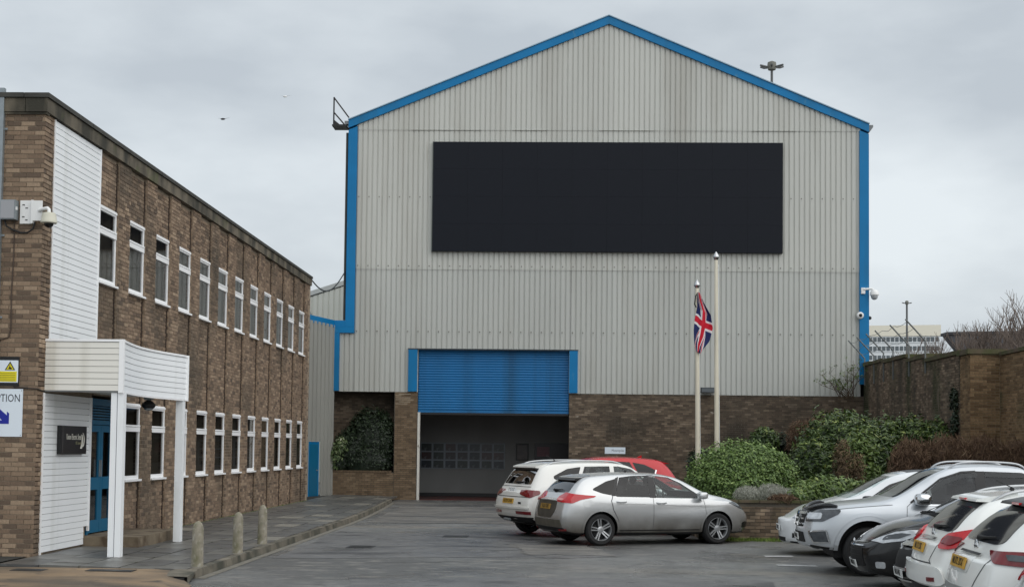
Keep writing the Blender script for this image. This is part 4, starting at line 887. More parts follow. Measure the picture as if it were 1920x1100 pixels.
bush('small_laurel', 'small bright laurel against the warehouse brick wall', [(6.75, 44, 2.25, .52, .5, .45), (6.7, 44, 1.6, .45, .45, .7)], 1800, .17, lf_laurel, seed=23, asp=.36, base=(6.75, 44, .6))
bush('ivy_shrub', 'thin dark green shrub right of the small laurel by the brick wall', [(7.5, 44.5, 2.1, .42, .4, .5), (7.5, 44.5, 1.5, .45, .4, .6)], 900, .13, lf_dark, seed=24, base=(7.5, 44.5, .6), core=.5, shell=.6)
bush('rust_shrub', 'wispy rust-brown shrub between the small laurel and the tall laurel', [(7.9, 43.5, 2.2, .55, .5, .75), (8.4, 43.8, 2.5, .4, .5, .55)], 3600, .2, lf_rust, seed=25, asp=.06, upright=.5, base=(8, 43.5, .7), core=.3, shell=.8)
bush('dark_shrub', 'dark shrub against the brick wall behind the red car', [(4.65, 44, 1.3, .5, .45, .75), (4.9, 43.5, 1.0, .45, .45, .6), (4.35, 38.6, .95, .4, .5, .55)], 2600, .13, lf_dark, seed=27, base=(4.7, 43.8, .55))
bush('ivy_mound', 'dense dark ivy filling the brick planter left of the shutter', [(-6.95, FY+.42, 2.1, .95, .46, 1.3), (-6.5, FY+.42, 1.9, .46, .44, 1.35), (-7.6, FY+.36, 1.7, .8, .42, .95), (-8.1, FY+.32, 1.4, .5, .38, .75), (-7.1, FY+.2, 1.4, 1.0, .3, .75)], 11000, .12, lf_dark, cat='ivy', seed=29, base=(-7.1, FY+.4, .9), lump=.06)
bush('variegated_shrub', 'pale variegated shrub at the left end of the brick planter', [(-8.2, FY+.0, 1.55, .36, .3, .5), (-8.0, FY-.02, 1.9, .26, .25, .38), (-8.35, FY+.05, 1.2, .25, .25, .35)], 1300, .13, lf_pale, seed=31, base=(-8.2, FY+.2, .9), core=.3, shell=.8)
# bare shrub on the wall corner and ivy hanging by the pier
t = thing('bare_shrub', 'leafless shrub sprouting at the corner above the brick wall', 'shrub', (10.3, 48.4, 3.9)); q = MB(); r = random.Random(4); tips = []
for k in range(16):
    a = r.uniform(-1.25, .55); L = r.uniform(.5, 1.5); p0 = Vector((10.35+r.uniform(-.25, .3), 48.5, 3.85)); p1 = p0+Vector((math.sin(a)*L*.5, r.uniform(-.2, .1), math.cos(a)*L*.6)); p2 = p0+Vector((math.sin(a)*L*1.15, r.uniform(-.3, .1), math.cos(a)*L))
    q.tube([p0, p1, p2], [.018, .012, .005], 4)
    for j in range(5):
        s = p1.lerp(p2, r.random()); e_ = s+Vector((r.uniform(-.25, .2), r.uniform(-.1, .1), r.uniform(0, .25))); q.tube([s, e_], [.008, .004], 3); tips.append(e_)
q.build('branch', bark, t)
L = leaves([(p.x, p.y, p.z, .12, .12, .12) for p in tips], 500, .09, .35, 6, .9); L.build('foliage', lf_mid, t, tint=True)
bush('wall_ivy', 'narrow strip of dark ivy on the sooty wall beside the pier', [(11.02, 37.6, 3.3, .1, .25, .5), (11.03, 37.55, 2.6, .12, .25, .5)], 500, .12, lf_dark, cat='ivy', seed=37, base=(11, 37.6, .8), core=.4)
# grass strip and moss at the retaining wall
def tufts(name, label, n, xr_, yr_, z, h, seed):
    r = np.random.default_rng(seed); b = MB()
    for i in range(n):
        x = r.uniform(*xr_); y = r.uniform(*yr_); a = r.uniform(0, 6.28); hh = h*r.uniform(.5, 1.3); w = .006+.006*r.random(); lx, ly = r.normal(0, .35*hh), r.normal(0, .35*hh)
        zz = z(x) if callable(z) else z
        b.add([(x-w*math.cos(a), y-w*math.sin(a), zz), (x+w*math.cos(a), y+w*math.sin(a), zz), (x+lx, y+ly, zz+hh)], [(0, 1, 2)], 0, r.random())
    return tag(b.build(name, grass_m, tint=True), label, 'grass', kind='stuff')
tufts('grass', 'short mossy grass along the foot of the retaining wall', 5000, (3.2, 9), (28.95, 29.6), 0, .06, 3)
tufts('moss', 'thin moss along the foot of the office wall', 1500, (-8.2, -8.12), (24.6, 43.3), .16, .025, 5)
moss_m = mat('moss', S(82, 92, 44), .95, var=.35, scale=12, bump=.6, bscale=60)
b = MB(); pts = [(x, 28.9+.18*math.sin(x*3.1)+.1*math.sin(x*7.7), .010) for x in np.linspace(3.1, 9, 40)]; b.add(pts+[(9, 29.62, .010), (3.1, 29.62, .010)], [tuple(range(42))]); tag(b.build('moss_verge', moss_m, ground), kind='structure')

# ================================================================== beyond the walls
far = thing('office_tower', 'distant white office tower with ribbon windows and cream top', 'building', (127, 505, 0), math.radians(-12))
W, H = 15.5, 49.6
wfar = mat('far_white_panel', S(228, 232, 234), .7); cfar = mat('far_cream_panel', S(232, 227, 210), .7)
def fb(b, x0, x1, y0, y1, z0, z1): return b.box(x0, x1, y0, y1, z0, z1)
fb(MB(), -W, W, 0, 16, 0, H-4.2).build('wall', wfar, far, local=True); fb(MB(), -W-.2, W+.2, -.25, 16, H-4.1, H).build('top_fascia', cfar, far, local=True)
wm_ = MB(); wm_.box(-.62, .62, -.14, .02, -.85, .85); wme = wm_.mesh('window', mat('far_window', S(92, 100, 104), .25)); sp = MB().box(-W, W, -.3, -.02, -.1, .1).mesh('spandrel', wfar)
for j in range(5):
    for i in range(19):
        o = link('window', wme, far, True); o.location = (-W+1.0+i*1.6, 0, H-5.35-j*3.4)
    o = link('spandrel', sp, far, True); o.location = (0, 0, H-6.5-j*3.4)
dk = thing('dark_shed', 'dark grey flat-roofed building behind the bare trees', 'building', (48, 130, 0))
b = MB(); b.prism([(37.6, 13.3), (60, 13.9), (60, 0), (39.2, 0), (39.2, 11.3)], lambda u, v, w: (u, w, v), 130, 132); b.build('wall', mat('dark_slate_panel', S(84, 84, 88), .8, var=.1, scale=.4), dk)
MB().prism([(37.4, 13.32), (60, 13.93), (60, 14.2), (37.4, 13.6)], lambda u, v, w: (u, w, v), 129.8, 132).build('roof_edge', mat('dark_roof_edge', S(60, 60, 64), .8), dk)
sdh = thing('gable_shed', 'pale corrugated gabled shed far behind the annex roof', 'building', (-8, 72, 0))
shed_m = mat('pale_cladding', S(206, 208, 200), .6, var=.05, scale=.5)
cladding('cladding_sheet', -17.5, -4, 0, lambda x: 10.62+(x+11.77)*.33 if x < -7 else 12.19-(x+7)*.33, 72, shed_m, sdh, .05, .3)
MB().prism([(-17.6, 8.78), (-7, 12.25), (-7, 12.5), (-17.6, 9.03)], lambda u, v, w: (u, w, v), 71.9, 90).build('roof', mat('pale_roof', S(188, 192, 190), .6), sdh)
q = MB(); q.tube([(-14, 71.8, 10.1), (-13.2, 71.8, 8.4)], .03, 4); q.build('stay_wire', galv, sdh)
# lamp masts
for (x, y, h, r, lab) in ((15.5, 98, 30.4, .62, 'high-mast floodlight rising behind the right roof slope'), (56.9, 220, 26.5, .55, 'slender lighting mast in front of the distant tower')):
    t = thing('lamp_mast', lab, 'lamp mast', (x, y, 0), group='tall lighting masts')
    q = MB(); q.tube([(x, y, 0), (x, y, h)], [.2, .09 if y < 100 else .16], 8); q.build('mast', mat('mast_steel', S(96, 98, 98), .6), t)
    q = MB(); q.lathe([(r*.45, -.35), (r*.55, -.1), (r*.5, .2), (r*.15, .3)], (x, y, h), 12); q.build('lamp_ring', mat('mast_head', S(120, 120, 112), .7), t, smooth=40)
    for k in range(6):
        a = k*math.pi/3+.35; u = MB(); c, s = math.cos(a), math.sin(a)
        u.tube([(x+c*r*.5, y+s*r*.5, h-.15), (x+c*r*1.1, y+s*r*1.1, h-.12+.06*s), (x+c*r*1.55, y+s*r*1.55, h-.05+.12*s)], [.05, .09, .07], 6); u.build('floodlight', MATS['mast_steel'], t)
# bare trees
def bare_tree(x, y, base, h, seed, label, spread=.42):
    t = thing('bare_tree', label, 'tree', (x, y, base), group='bare trees beyond the wall'); r = random.Random(seed); tr = MB(); cr = MB()
    def grow(p, d, L, rad, lev):
        n = 3; pts = [p]; q = p.copy(); dd = d.copy()
        for i in range(n):
            dd = (dd+Vector((r.uniform(-.16, .16), r.uniform(-.16, .16), r.uniform(-.02, .14)))).normalized(); q = q+dd*L/n; pts.append(q)
        (tr if lev < 2 else cr).tube(pts, [rad*(1-.45*i/n) for i in range(n+1)], 6 if lev < 2 else 3, cap=False)
        if lev >= 5: return
        k = 4 if lev in (0, 1) else (3 if lev < 5 else 2)
        for i in range(k):
            a = r.uniform(0, 6.28); w = r.uniform(.5, 1.2)*spread; side_ = Vector((math.cos(a), math.sin(a), 0))
            at = pts[-1] if i == 0 else pts[r.choice((2, 3))]
            grow(at, (dd+side_*w*1.6+Vector((0, 0, .25))).normalized(), L*r.uniform(.62, .82), max(rad*.6, .012), lev+1)
    grow(Vector((x, y, base)), Vector((0, 0, 1)), h*.335, h*.02, 0)
    tr.build('trunk', bark_far, t, smooth=60); cr.build('crown', bark_far, t)
bark_far = mat('bark_far', S(112, 100, 92), .95, var=.15, scale=1)
for (x, y, h, s, lab) in ((36.2, 120, 14.0, 1, 'leftmost bare tree beyond the wall beside the distant tower'), (38.3, 122, 15.8, 2, 'tallest bare tree beyond the wall in front of the dark building'), (39.8, 119, 15.2, 9, 'bare tree second from the right beyond the wall'), (42.4, 121, 14.6, 12, 'rightmost bare tree beyond the wall at the picture edge')): bare_tree(x, y, 0, h, s, lab)
# birds
for (x, y, z, s, m, lab) in ((-20.7, 80, 21.8, .35, black_plastic, 'small dark bird flying left of the warehouse'), (-16.9, 80, 23.2, .3, white_plastic, 'tiny pale bird flying above the office roof')):
    q = MB(); q.ball((x, y, z), (.13*s/.3, .07, .06), 8); q.add([(x, y-.03, z), (x, y+.08, z), (x-.35*s/.3, y+.25, z+.12)], [(0, 1, 2)]); q.add([(x, y-.03, z), (x, y+.08, z), (x+.35*s/.3, y+.2, z+.14)], [(0, 1, 2)]); tag(q.build('bird', m), lab, 'bird')
# ================================================================== vehicles
def pchip(pts):
    xs = [p[0] for p in pts]; ys = [p[1] for p in pts]; n = len(xs)
    h = [xs[i+1]-xs[i] for i in range(n-1)]; dl = [(ys[i+1]-ys[i])/h[i] for i in range(n-1)]
    m = [dl[0]]+[0 if dl[i-1]*dl[i] <= 0 else 2*dl[i-1]*dl[i]/(dl[i-1]+dl[i]) for i in range(1, n-1)]+[dl[-1]]
    def f(x):
        if x <= xs[0]: return ys[0]
        if x >= xs[-1]: return ys[-1]
        i = max(k for k in range(n-1) if xs[k] <= x); t = (x-xs[i])/h[i]
        return (2*t**3-3*t*t+1)*ys[i]+(t**3-2*t*t+t)*h[i]*m[i]+(-2*t**3+3*t*t)*ys[i+1]+(t**3-t*t)*h[i]*m[i+1]
    return f
tyre_m = mat('tyre_rubber', S(30, 30, 31), .75, var=.2, scale=20)
alloy = mat('alloy_wheel', S(190, 192, 194), .3, .75, var=.06, scale=9)
alloy_dark = mat('alloy_dark', S(34, 35, 37), .5, .3)
chrome = mat('chrome', S(212, 214, 216), .12, .95)
trim_black = mat('black_trim', S(22, 22, 24), .35)
rubber = mat('matt_black', S(24, 24, 25), .7)
cabin = mat('cabin_trim', S(66, 68, 70), .8)
seat_m = mat('seat_fabric', S(58, 60, 62), .85)
car_glass = glass('car_glass', (.86, .93, .91), .9); sky_glass = glass('rear_screen_glass', (.5, .55, .55), .3, base=.32); tint_glass = glass('tinted_glass', (.7, .73, .72), .62); priv_glass = glass('privacy_glass', (.3, .31, .33), .18)
dark_win = mat('dark_window', S(20, 22, 24), .05, spec=.4)
lamp_red = mat('lamp_red', S(186, 14, 26), .12, coat=.6, var=.12, scale=14); lamp_dred = mat('lamp_dark_red', S(112, 14, 22), .12, coat=.6, var=.12, scale=14)
lamp_clear = mat('lamp_clear', S(196, 200, 204), .1, .3, var=.25, scale=16, coat=.5); lamp_smoke = mat('lamp_smoke', S(74, 78, 82), .1, .2, var=.4, scale=14, coat=.6)
plate_y = mat('plate_yellow', S(200, 156, 58), .45); plate_w = mat('plate_white', S(226, 228, 226), .45); plate_ink = mat('plate_ink', S(22, 22, 22), .5)
seam_m = mat('panel_gap', S(70, 70, 72), .8)
def paint(name, c, metal=0., rough=.28, dirt=None, coat=.7):
    st = []
    if dirt: st = dirt
    return mat(name, c, rough, metal, var=.02, scale=2, coat=coat, stain=st)
def rounded(poly, r=.04, n=3):
    out = []; N = len(poly)
    for i in range(N):
        p0, p, p1 = Vector(poly[i-1]), Vector(poly[i]), Vector(poly[(i+1) % N])
        a = p+(p0-p)*min(.45, r/max((p0-p).length, 1e-4)); c = p+(p1-p)*min(.45, r/max((p1-p).length, 1e-4))
        for k in range(n+1):
            t = k/n; q = a*(1-t)**2+p*2*t*(1-t)+c*t*t; out.append(tuple(q))
    return out
class Car:
    def __init__(s, name, label, loc, heading, spec, paint_m, cat='car', group=None, lower=None):
        s.sp = spec; s.paint = paint_m; s.root = thing(name, label, cat, (loc[0], loc[1], 0), heading, group)
        s.build_body(lower or trim_black)
    # ---------------- lofted body
    def build_body(s, lower):
        sp = s.sp; xR, xF, W = sp['xr'], sp['xf'], sp['w']
        top, belt, plan = pchip(sp['top']), pchip(sp['belt']), pchip(sp['plan'])
        zbf = pchip(sp.get('zb', [(xR, .26), (xR+.35, .2), (0, .2), (xF-.35, .2), (xF, .24)]))
        ef, er = pchip(sp['front']), pchip(sp['rear']); rw = sp.get('rw', .70); crown = sp.get('crown', .05); s.top = top; s.belt = belt
        n = 46; ts = [.5-.5*math.cos(math.pi*(i/n))*(.55)-(.5-i/n)*.45 for i in range(n+1)]
        half = 15
        def ring(t):
            x = xR+(xF-xR)*t; w = W*plan(x); zb = zbf(x); zt = top(x); zs = min(belt(x), zt-.015)
            k = max(0, min(1, (zt-zs)/.42)); wr = w*(.86+(rw-.86)*k); cr = crown*(.6+.4*k)
            zre = max(zs+.006, zt-cr); L = lambda a, b, q: a+(b-a)*q
            bulge = .02*k
            pts = [(0, zb), (.5*w, zb), (.84*w, zb), (.945*w, zb+.045), (.98*w, L(zb, zs, .22)), (1.0*w, L(zb, zs, .48)), (.997*w, L(zb, zs, .70)), (.985*w, L(zb, zs, .87)), (.945*w, zs),
                   (L(.925*w, wr, .3)+bulge, L(zs, zre, .3)), (L(.925*w, wr, .65)+bulge, L(zs, zre, .65)), (wr, zre), (wr*.9, L(zre, zt, .45)), (wr*.5, L(zre, zt, .88)), (0, zt)]
            fw = max(0, 1-(xF-x)/.55)**2*1.0; rw_ = max(0, 1-(x-xR)/.55)**2
            return [(x+ef(z)*fw+er(z)*rw_, y, z) for y, z in pts]
        V = []; F = []; M = []; rings = []
        for t in ts:
            r = ring(t); ids = []
            for i, (x, y, z) in enumerate(r): ids.append(len(V)); V.append((x, y, z))
            for i in range(half-2, 0, -1): x, y, z = r[i]; ids.append(len(V)); V.append((x, -y, z))
            rings.append(ids)
        m = len(rings[0])
        for a, b in zip(rings[:-1], rings[1:]):
            for i in range(m):
                j = (i+1) % m; F.append((a[i], b[i], b[j], a[j])); lo = i if i < half else m-1-i
                M.append(1 if (lo < 3 or (i >= m-3)) else 0)
        for ids, sg, bow in ((rings[-1], 1, sp.get('bowf', .1)), (rings[0], -1, sp.get('bowr', .05))):
            C = 5; prev = None
            for i in range(half):
                li = ids[i]; ri = ids[(m-i) % m]; x, y, z = V[li]
                if i in (0, half-1): row = [li]
                else:
                    row = [li]
                    for c in range(1, C): q = 1-2*c/C; row.append(len(V)); V.append((x+sg*bow*(1-q*q)*min(1, y/(.5*W)), y*q, z))
                    row.append(ri)
                if prev is not None:
                    P, Q = (prev, row)
                    if len(P) == 1: fs = [(P[0], Q[c], Q[c+1]) for c in range(C)]
                    elif len(Q) == 1: fs = [(P[c], Q[0], P[c+1]) for c in range(C)]
                    else: fs = [(P[c], Q[c], Q[c+1], P[c+1]) for c in range(C)]
                    for f in fs: F.append(f if sg > 0 else f[::-1]); M.append(1 if i <= 2 else 0)
                prev = row
        me = bpy.data.meshes.new('body'); me.from_pydata(V, [], F)
        bm = bmesh.new(); bm.from_mesh(me); bm.faces.ensure_lookup_table()
        for f, mi in zip(bm.faces, M): f.material_index = mi
        bmesh.ops.recalc_face_normals(bm, faces=bm.faces)
        cl = bm.edges.layers.float.new('crease_edge'); beltset = set(); bm.verts.ensure_lookup_table()
        for r in rings:
            for i in (8, m-8): beltset.add(r[i])
        for e_ in bm.edges:
            if e_.verts[0].index in beltset and e_.verts[1].index in beltset: e_[cl] = sp.get('crease', .45)
        bm.to_mesh(me); bm.free()
        for q in (s.paint, lower, cabin): me.materials.append(q)
        o = bpy.data.objects.new('body', me); COL.objects.link(o); md = o.modifiers.new('s', 'SUBSURF'); md.levels = 2; md.render_levels = 2
        dg = bpy.context.evaluated_depsgraph_get(); me2 = bpy.data.meshes.new_from_object(o.evaluated_get(dg)); o.modifiers.clear(); o.data = me2
        bm = bmesh.new(); bm.from_mesh(me2); s.bvh = BVHTree.FromBMesh(bm); bm.free(); s.body = o
        s.W = W
    def cut(s, wells, tunnels, cabin_x=None):
        """wheel wells [(x, r, z)], side window polygons, and the fore-aft opening (z0, z1, half width low, half width high)"""
        o = s.body; tmp = []
        def cutter(mb):
            me = mb.mesh('cut', [s.paint, trim_black, cabin]); bm = bmesh.new(); bm.from_mesh(me); bmesh.ops.recalc_face_normals(bm, faces=bm.faces); bm.to_mesh(me); bm.free()
            c = bpy.data.objects.new('cut', me); COL.objects.link(c); tmp.append(c); b = o.modifiers.new('b', 'BOOLEAN'); b.operation = 'DIFFERENCE'; b.solver = 'EXACT'; b.object = c
        for (x, r, z) in wells:
            mb = MB(); P = [(x+r*math.cos(2*math.pi*k/28), z+r*math.sin(2*math.pi*k/28)) for k in range(28)]
            mb.prism(P, lambda u, v, w: (u, w, v), -1.3, 1.3); mb.m = [1]*len(mb.f); cutter(mb)
        for poly in tunnels:
            mb = MB(); mb.prism(poly, lambda u, v, w: (u, w, v), -1.2, 1.2); mb.m = [2]*len(mb.f); cutter(mb)
        if cabin_x:
            z0, z1, w0, w1, xa, xb = cabin_x
            mb = MB(); mb.prism([(-w0, z0), (w0, z0), (w1, z1), (-w1, z1)], lambda u, v, w: (w, u, v), xa, xb); mb.m = [2]*len(mb.f); cutter(mb)
        dg = bpy.context.evaluated_depsgraph_get(); me = bpy.data.meshes.new_from_object(o.evaluated_get(dg)); o.modifiers.clear(); o.data = me; me.name = 'body'
        for c in tmp: bpy.data.objects.remove(c)
        me.polygons.foreach_set('use_smooth', [True]*len(me.polygons)); me.set_sharp_from_angle(angle=math.radians(38)); o.parent = s.root
    # ---------------- conforming patches
    def cast(s, p, D):
        h = s.bvh.ray_cast(Vector(p)+D*6, -D)
        if h[0] is None: h = s.bvh.find_nearest(Vector(p)+D*.4)
        return h[0], h[1] if h[1].dot(D) > 0 else -h[1]
    def patch(s, name, pts, theta, m, off=.006, skirt=.025, cell=.06, r=.03, mirror=False, parent=None, phi=0.):
        """pts: 3D points near the surface; projected along direction theta (deg about z)"""
        th = math.radians(theta); ph = math.radians(phi)
        D = Vector((math.cos(th)*math.cos(ph), math.sin(th)*math.cos(ph), math.sin(ph))); U = Vector((-math.sin(th), math.cos(th), 0)); Z = D.cross(U)
        P2 = [(Vector(p).dot(U), Vector(p).dot(Z)) for p in pts]
        if r: P2 = rounded(P2, r)
        bm = bmesh.new(); vs_ = [bm.verts.new((u, z, 0)) for u, z in P2]; bm.faces.new(vs_)
        for ax in (0, 1):
            lo, hi = min(p[ax] for p in P2), max(p[ax] for p in P2); k = max(1, int((hi-lo)/cell))
            for i in range(1, k):
                co = [0, 0, 0]; no = [0, 0, 0]; co[ax] = lo+(hi-lo)*i/k; no[ax] = 1
                bmesh.ops.bisect_plane(bm, geom=bm.verts[:]+bm.edges[:]+bm.faces[:], plane_co=co, plane_no=no)
        bm.verts.ensure_lookup_table(); bm.verts.index_update()
        V = []; Nn = []
        for v in bm.verts:
            q, nn = s.cast(U*v.co.x+Z*v.co.y, D); V.append(q+nn*off); Nn.append(nn)
        F = [[v.index for v in f.verts] for f in bm.faces]
        n0 = len(V); back = {}
        for e_ in bm.edges:
            if len(e_.link_faces) == 1:
                a, b = e_.verts[0].index, e_.verts[1].index
                for i in (a, b):
                    if i not in back: back[i] = len(V); V.append(V[i]-Nn[i]*(off+skirt))
                F.append([a, b, back[b], back[a]])
        bm.free()
        res = []
        for sgn in ((1, -1) if mirror else (1,)):
            me = bpy.data.meshes.new(name); me.from_pydata([(p.x, p.y*sgn, p.z) for p in V], [], F if sgn > 0 else [f[::-1] for f in F]); me.materials.append(m)
            b2 = bmesh.new(); b2.from_mesh(me); bmesh.ops.recalc_face_normals(b2, faces=b2.faces); 
            b2.to_mesh(me); b2.free()
            # make sure the outer face looks outward
            c = me.polygons[0]; dd = Vector((D.x, D.y*sgn, D.z))
            if c.normal.dot(dd) < 0: me.flip_normals()
            me.polygons.foreach_set('use_smooth', [True]*len(me.polygons)); me.set_sharp_from_angle(angle=math.radians(40))
            res.append(link(name, me, parent or s.root, True))
        return res if mirror else res[0]
    def side(s, name, xz, m, **k):        # both flanks, polygon in (x, z)
        return s.patch(name, [(x, -1, z) for x, z in xz], -90, m, mirror=True, **k)
    def line(s, name, pts, theta, w=.008, m=None, mirror=False, off=.003, phi=0., closed=False):
        """thin strip along a polyline of 3D points (panel gaps, chrome strips)"""
        th = math.radians(theta); ph = math.radians(phi); D = Vector((math.cos(th)*math.cos(ph), math.sin(th)*math.cos(ph), math.sin(ph))); U = Vector((-math.sin(th), math.cos(th), 0)); Z = D.cross(U)
        P = [Vector((Vector(p).dot(U), Vector(p).dot(Z))) for p in pts]
        if closed: P.append(P[0])
        Q = []
        for a, b in zip(P[:-1], P[1:]):
            k = max(1, int((b-a).length/.04)); Q += [a.lerp(b, i/k) for i in range(k)]
        Q.append(P[-1]); V = []; F = []
        for i, q in enumerate(Q):
            d = (Q[min(i+1, len(Q)-1)]-Q[max(i-1, 0)]).normalized(); nn = Vector((-d.y, d.x))*w/2
            for e_ in (q+nn, q-nn): h, no = s.cast(U*e_.x+Z*e_.y, D); V.append(h+no*off)
        for i in range(len(Q)-1): F.append((2*i, 2*i+2, 2*i+3, 2*i+1))
        for sgn in ((1, -1) if mirror else (1,)):
            me = bpy.data.meshes.new(name); me.from_pydata([(p.x, p.y*sgn, p.z) for p in V], [], F); me.materials.append(m or seam_m); link(name, me, s.root, True)
    def add(s, name, mb, m, smooth=None, parent=None): return mb.build(name, m, parent or s.root, smooth=smooth, local=True)
    def wheels(s, xs, r, w=.215, track=None, style=5, rim_m=None):
        rim_m = rim_m or alloy; tr = track or s.W-.015; ri = r*.70
        t = MB(); t.lathe([(ri*.96, -w/2+.01), (ri, -w/2), (r*.88, -w/2-.004), (r*.97, -w/2+.025), (r, -w/2+.06), (r, w/2-.06), (r*.97, w/2-.025), (r*.88, w/2+.004), (ri, w/2), (ri*.96, w/2-.01)], n=32, axis='Y', close=True)
        tm = t.mesh('wheel', tyre_m, 40)
        q = MB(); q.lathe([(ri, -w/2+.004), (ri*.975, -w/2-.004), (ri*.93, -w/2+.012), (ri*.9, -w/2+.05), (ri*.9, w/2)], n=32, axis='Y'); q.m = [0]*len(q.f)
        q.f = q.f[:-2]; q.m = q.m[:-2]
        q.lathe([(ri*.9, -.01), (.02, -.01)], n=24, axis='Y', mi=1)
        for k in range(style):
            a = 2*math.pi*k/style+.3
            for off0, off1 in ((-.018, -.030), (.018, .030)) if style == 5 else ((-.016, -.03), (.016, .03)):
                c, sn = math.cos(a), math.sin(a); V = []
                for (rad, o_, wd, y0, y1) in ((.04, off0, .014, -w/2+.035, -w/2+.075), (ri*.93, off1, .012, -w/2+.005, -w/2+.05)):
                    for (dw, yy) in ((-wd, y0), (wd, y0), (wd, y1), (-wd, y1)): px, pz_ = rad, o_+dw; V.append((px*c-pz_*sn, yy, px*sn+pz_*c))
                q.add(V, [(0, 1, 5, 4), (1, 2, 6, 5), (2, 3, 7, 6), (3, 0, 4, 7), (4, 5, 6, 7)], 0)
        q.lathe([(.07, -w/2+.05), (.065, -w/2+.03), (.03, -w/2+.022), (.004, -w/2+.022)], n=14, axis='Y'); rm = q.mesh('rim', [rim_m, alloy_dark], 30)
        d = MB().lathe([(.14, -.02), (.14, .0), (.02, 0)], n=20, axis='Y').mesh('brake_disc', rubber)
        for x in xs:
            for sg in (-1, 1):
                o = link('wheel', tm, s.root, True); o.location = (x, sg*(tr-w/2), r); o.rotation_euler = (0, x*3, 0 if sg < 0 else math.pi)
                link('rim', rm, o, True); link('brake_disc', d, o, True)
        ax = MB()
        for x in xs: ax.tube([(x, -tr+.1, r), (x, tr-.1, r)], .06, 8); ax.box(x-.5, x+.5, -tr+.30, tr-.30, r*.7, r*2.25)
        ax.box(min(xs)+.1, max(xs)-.1, -.55, .55, r*.75, r*.95); s.add('underbody', ax, rubber)
    def plate(s, body, x, z, rear=True, y=0, col=None, w=.52, h=.11):
        D = Vector((-1, 0, 0)) if rear else Vector((1, 0, 0)); p, n = s.cast((0, y, z), D)
        n = Vector((D.x, 0, max(-.25, min(.25, n.z)))).normalized()
        p = p+n*.012; xd = Vector((0, -1, 0)) if rear else Vector((0, 1, 0)); up = n.cross(xd).normalized()
        M = facing(p, xd, up)
        b = MB(); b.box(-w/2, w/2, -h/2, h/2, -.014, .0); me = b.mesh('number_plate', col or (plate_y if rear else plate_w)); me.transform(M); o = link('number_plate', me, s.root, True)
        t = text(body, h*.92, plate_ink, o, M @ Matrix.Translation((0, 0, .002)), local=True, squeeze=.82)
    def emblem(s, x, z, r, rear=True, rings=1, y=0., m=None):
        D = Vector((-1, 0, 0)) if rear else Vector((1, 0, 0)); p, n = s.cast((0, y, z), D); b = MB()
        for k in range(rings):
            c = p+n*.008+Vector((0, (k-(rings-1)/2)*r*1.45, 0)); up = Vector((0, 0, 1)); xd = Vector((0, 1, 0))
            b.tube([c+xd*r*math.cos(a)+up*r*math.sin(a) for a in np.linspace(0, 2*math.pi, 17)], r*.16, 5, cap=False)
        if rings == 1: b.tube([p+n*.008-Vector((0, r*1.2, 0)), p+n*.008+Vector((0, r*1.2, 0))], r*.2, 5)
        s.add('emblem', b, m or chrome, 50)
    def mirrors(s, x, z, y=None, m=None, sz=(.11, .1, .075)):
        for sg in (-1, 1):
            p, n = s.cast((x, 0, z), Vector((0, sg, 0))); b = MB(); c = (x, p.y+sg*.14, z+.05)
            b.ball(c, sz, 14); b.v = b.v[:0]+[tuple(c[i]+sz[i]*math.copysign(abs((p_[i]-c[i])/sz[i])**.62, p_[i]-c[i]) for i in range(3)) for p_ in b.v]; b.tube([(x+.03, p.y-sg*.02, z+.0), (x+.02, p.y+sg*.1, z+.03)], .03, 6); o = s.add('door_mirror', b, m or s.paint, 60)
            g_ = MB(); g_.box(c[0]-sz[0]*.8-.01, c[0]-sz[0]*.8, c[1]-sz[1]*.7, c[1]+sz[1]*.7, c[2]-sz[2]*.6, c[2]+sz[2]*.6); s.add('mirror_glass', g_, lamp_smoke, parent=o)
    def handles(s, xz, m=None):
        for (x, z) in xz:
            for sg in (-1, 1):
                p, n = s.cast((x, 0, z), Vector((0, sg, 0))); b = MB(); y0 = p.y; b.tube([(x-.11, y0-sg*.004, z), (x-.07, y0+sg*.035, z), (x+.07, y0+sg*.035, z), (x+.11, y0-sg*.004, z)], .016, 6); s.add('door_handle', b, m or s.paint, 60)
    def seats(s, xf, xr, z, w=.33):
        for x in (xf, xr):
            for y in (-w, w) if x == xf else (-w, w):
                b = MB(); b.box(x-.06, x+.06, y-.22, y+.22, z-.05, z+.12); b.ball((x-.01, y, z+.22), (.06, .13, .1), 10); s.add('seat', b, seat_m, 40)
        b = MB(); c = Vector((xf+.62, .35, z+.0)); b.tube([c+Vector((-.05*math.sin(a), .18*math.cos(a), .17*math.sin(a))) for a in np.linspace(0, 2*math.pi, 17)], .014, 6, cap=False); s.add('steering_wheel', b, rubber, 60)
    def arch_lips(s, xs, z, r, m, w=.045, off=.012):
        for x in xs:
            s.line('arch_lip', [(x+r*math.cos(a), -1, z+r*math.sin(a)) for a in np.linspace(-.15, math.pi+.15, 24)], -90, w, m, True, off)
    def rails(s, xa, xb, y, m, h=.045):
        for sg in (-1, 1):
            zz = lambda x: s.cast((x, sg*y, 0), Vector((0, 0, 1)))[0].z
            b = MB(); b.tube([(xa+(xb-xa)*t, sg*y, zz(xa+(xb-xa)*t)-.012+(h+.012)*(1-abs(2*t-1)**7)) for t in np.linspace(0, 1, 25)], .017, 6); s.add('roof_rail', b, m, 60)
    def wiper(s, ya, yb, za, zb, rear=True):
        D = Vector((-1, 0, 0)) if rear else Vector((1, 0, 0)); b = MB(); pts = []
        for t in np.linspace(0, 1, 6): p, n = s.cast((0, ya+(yb-ya)*t, za+(zb-za)*t), D); pts.append(p+n*.025)
        b.tube(pts, [.028, .02, .014, .012, .01, .008], 6); s.add('wiper', b, rubber, 60)
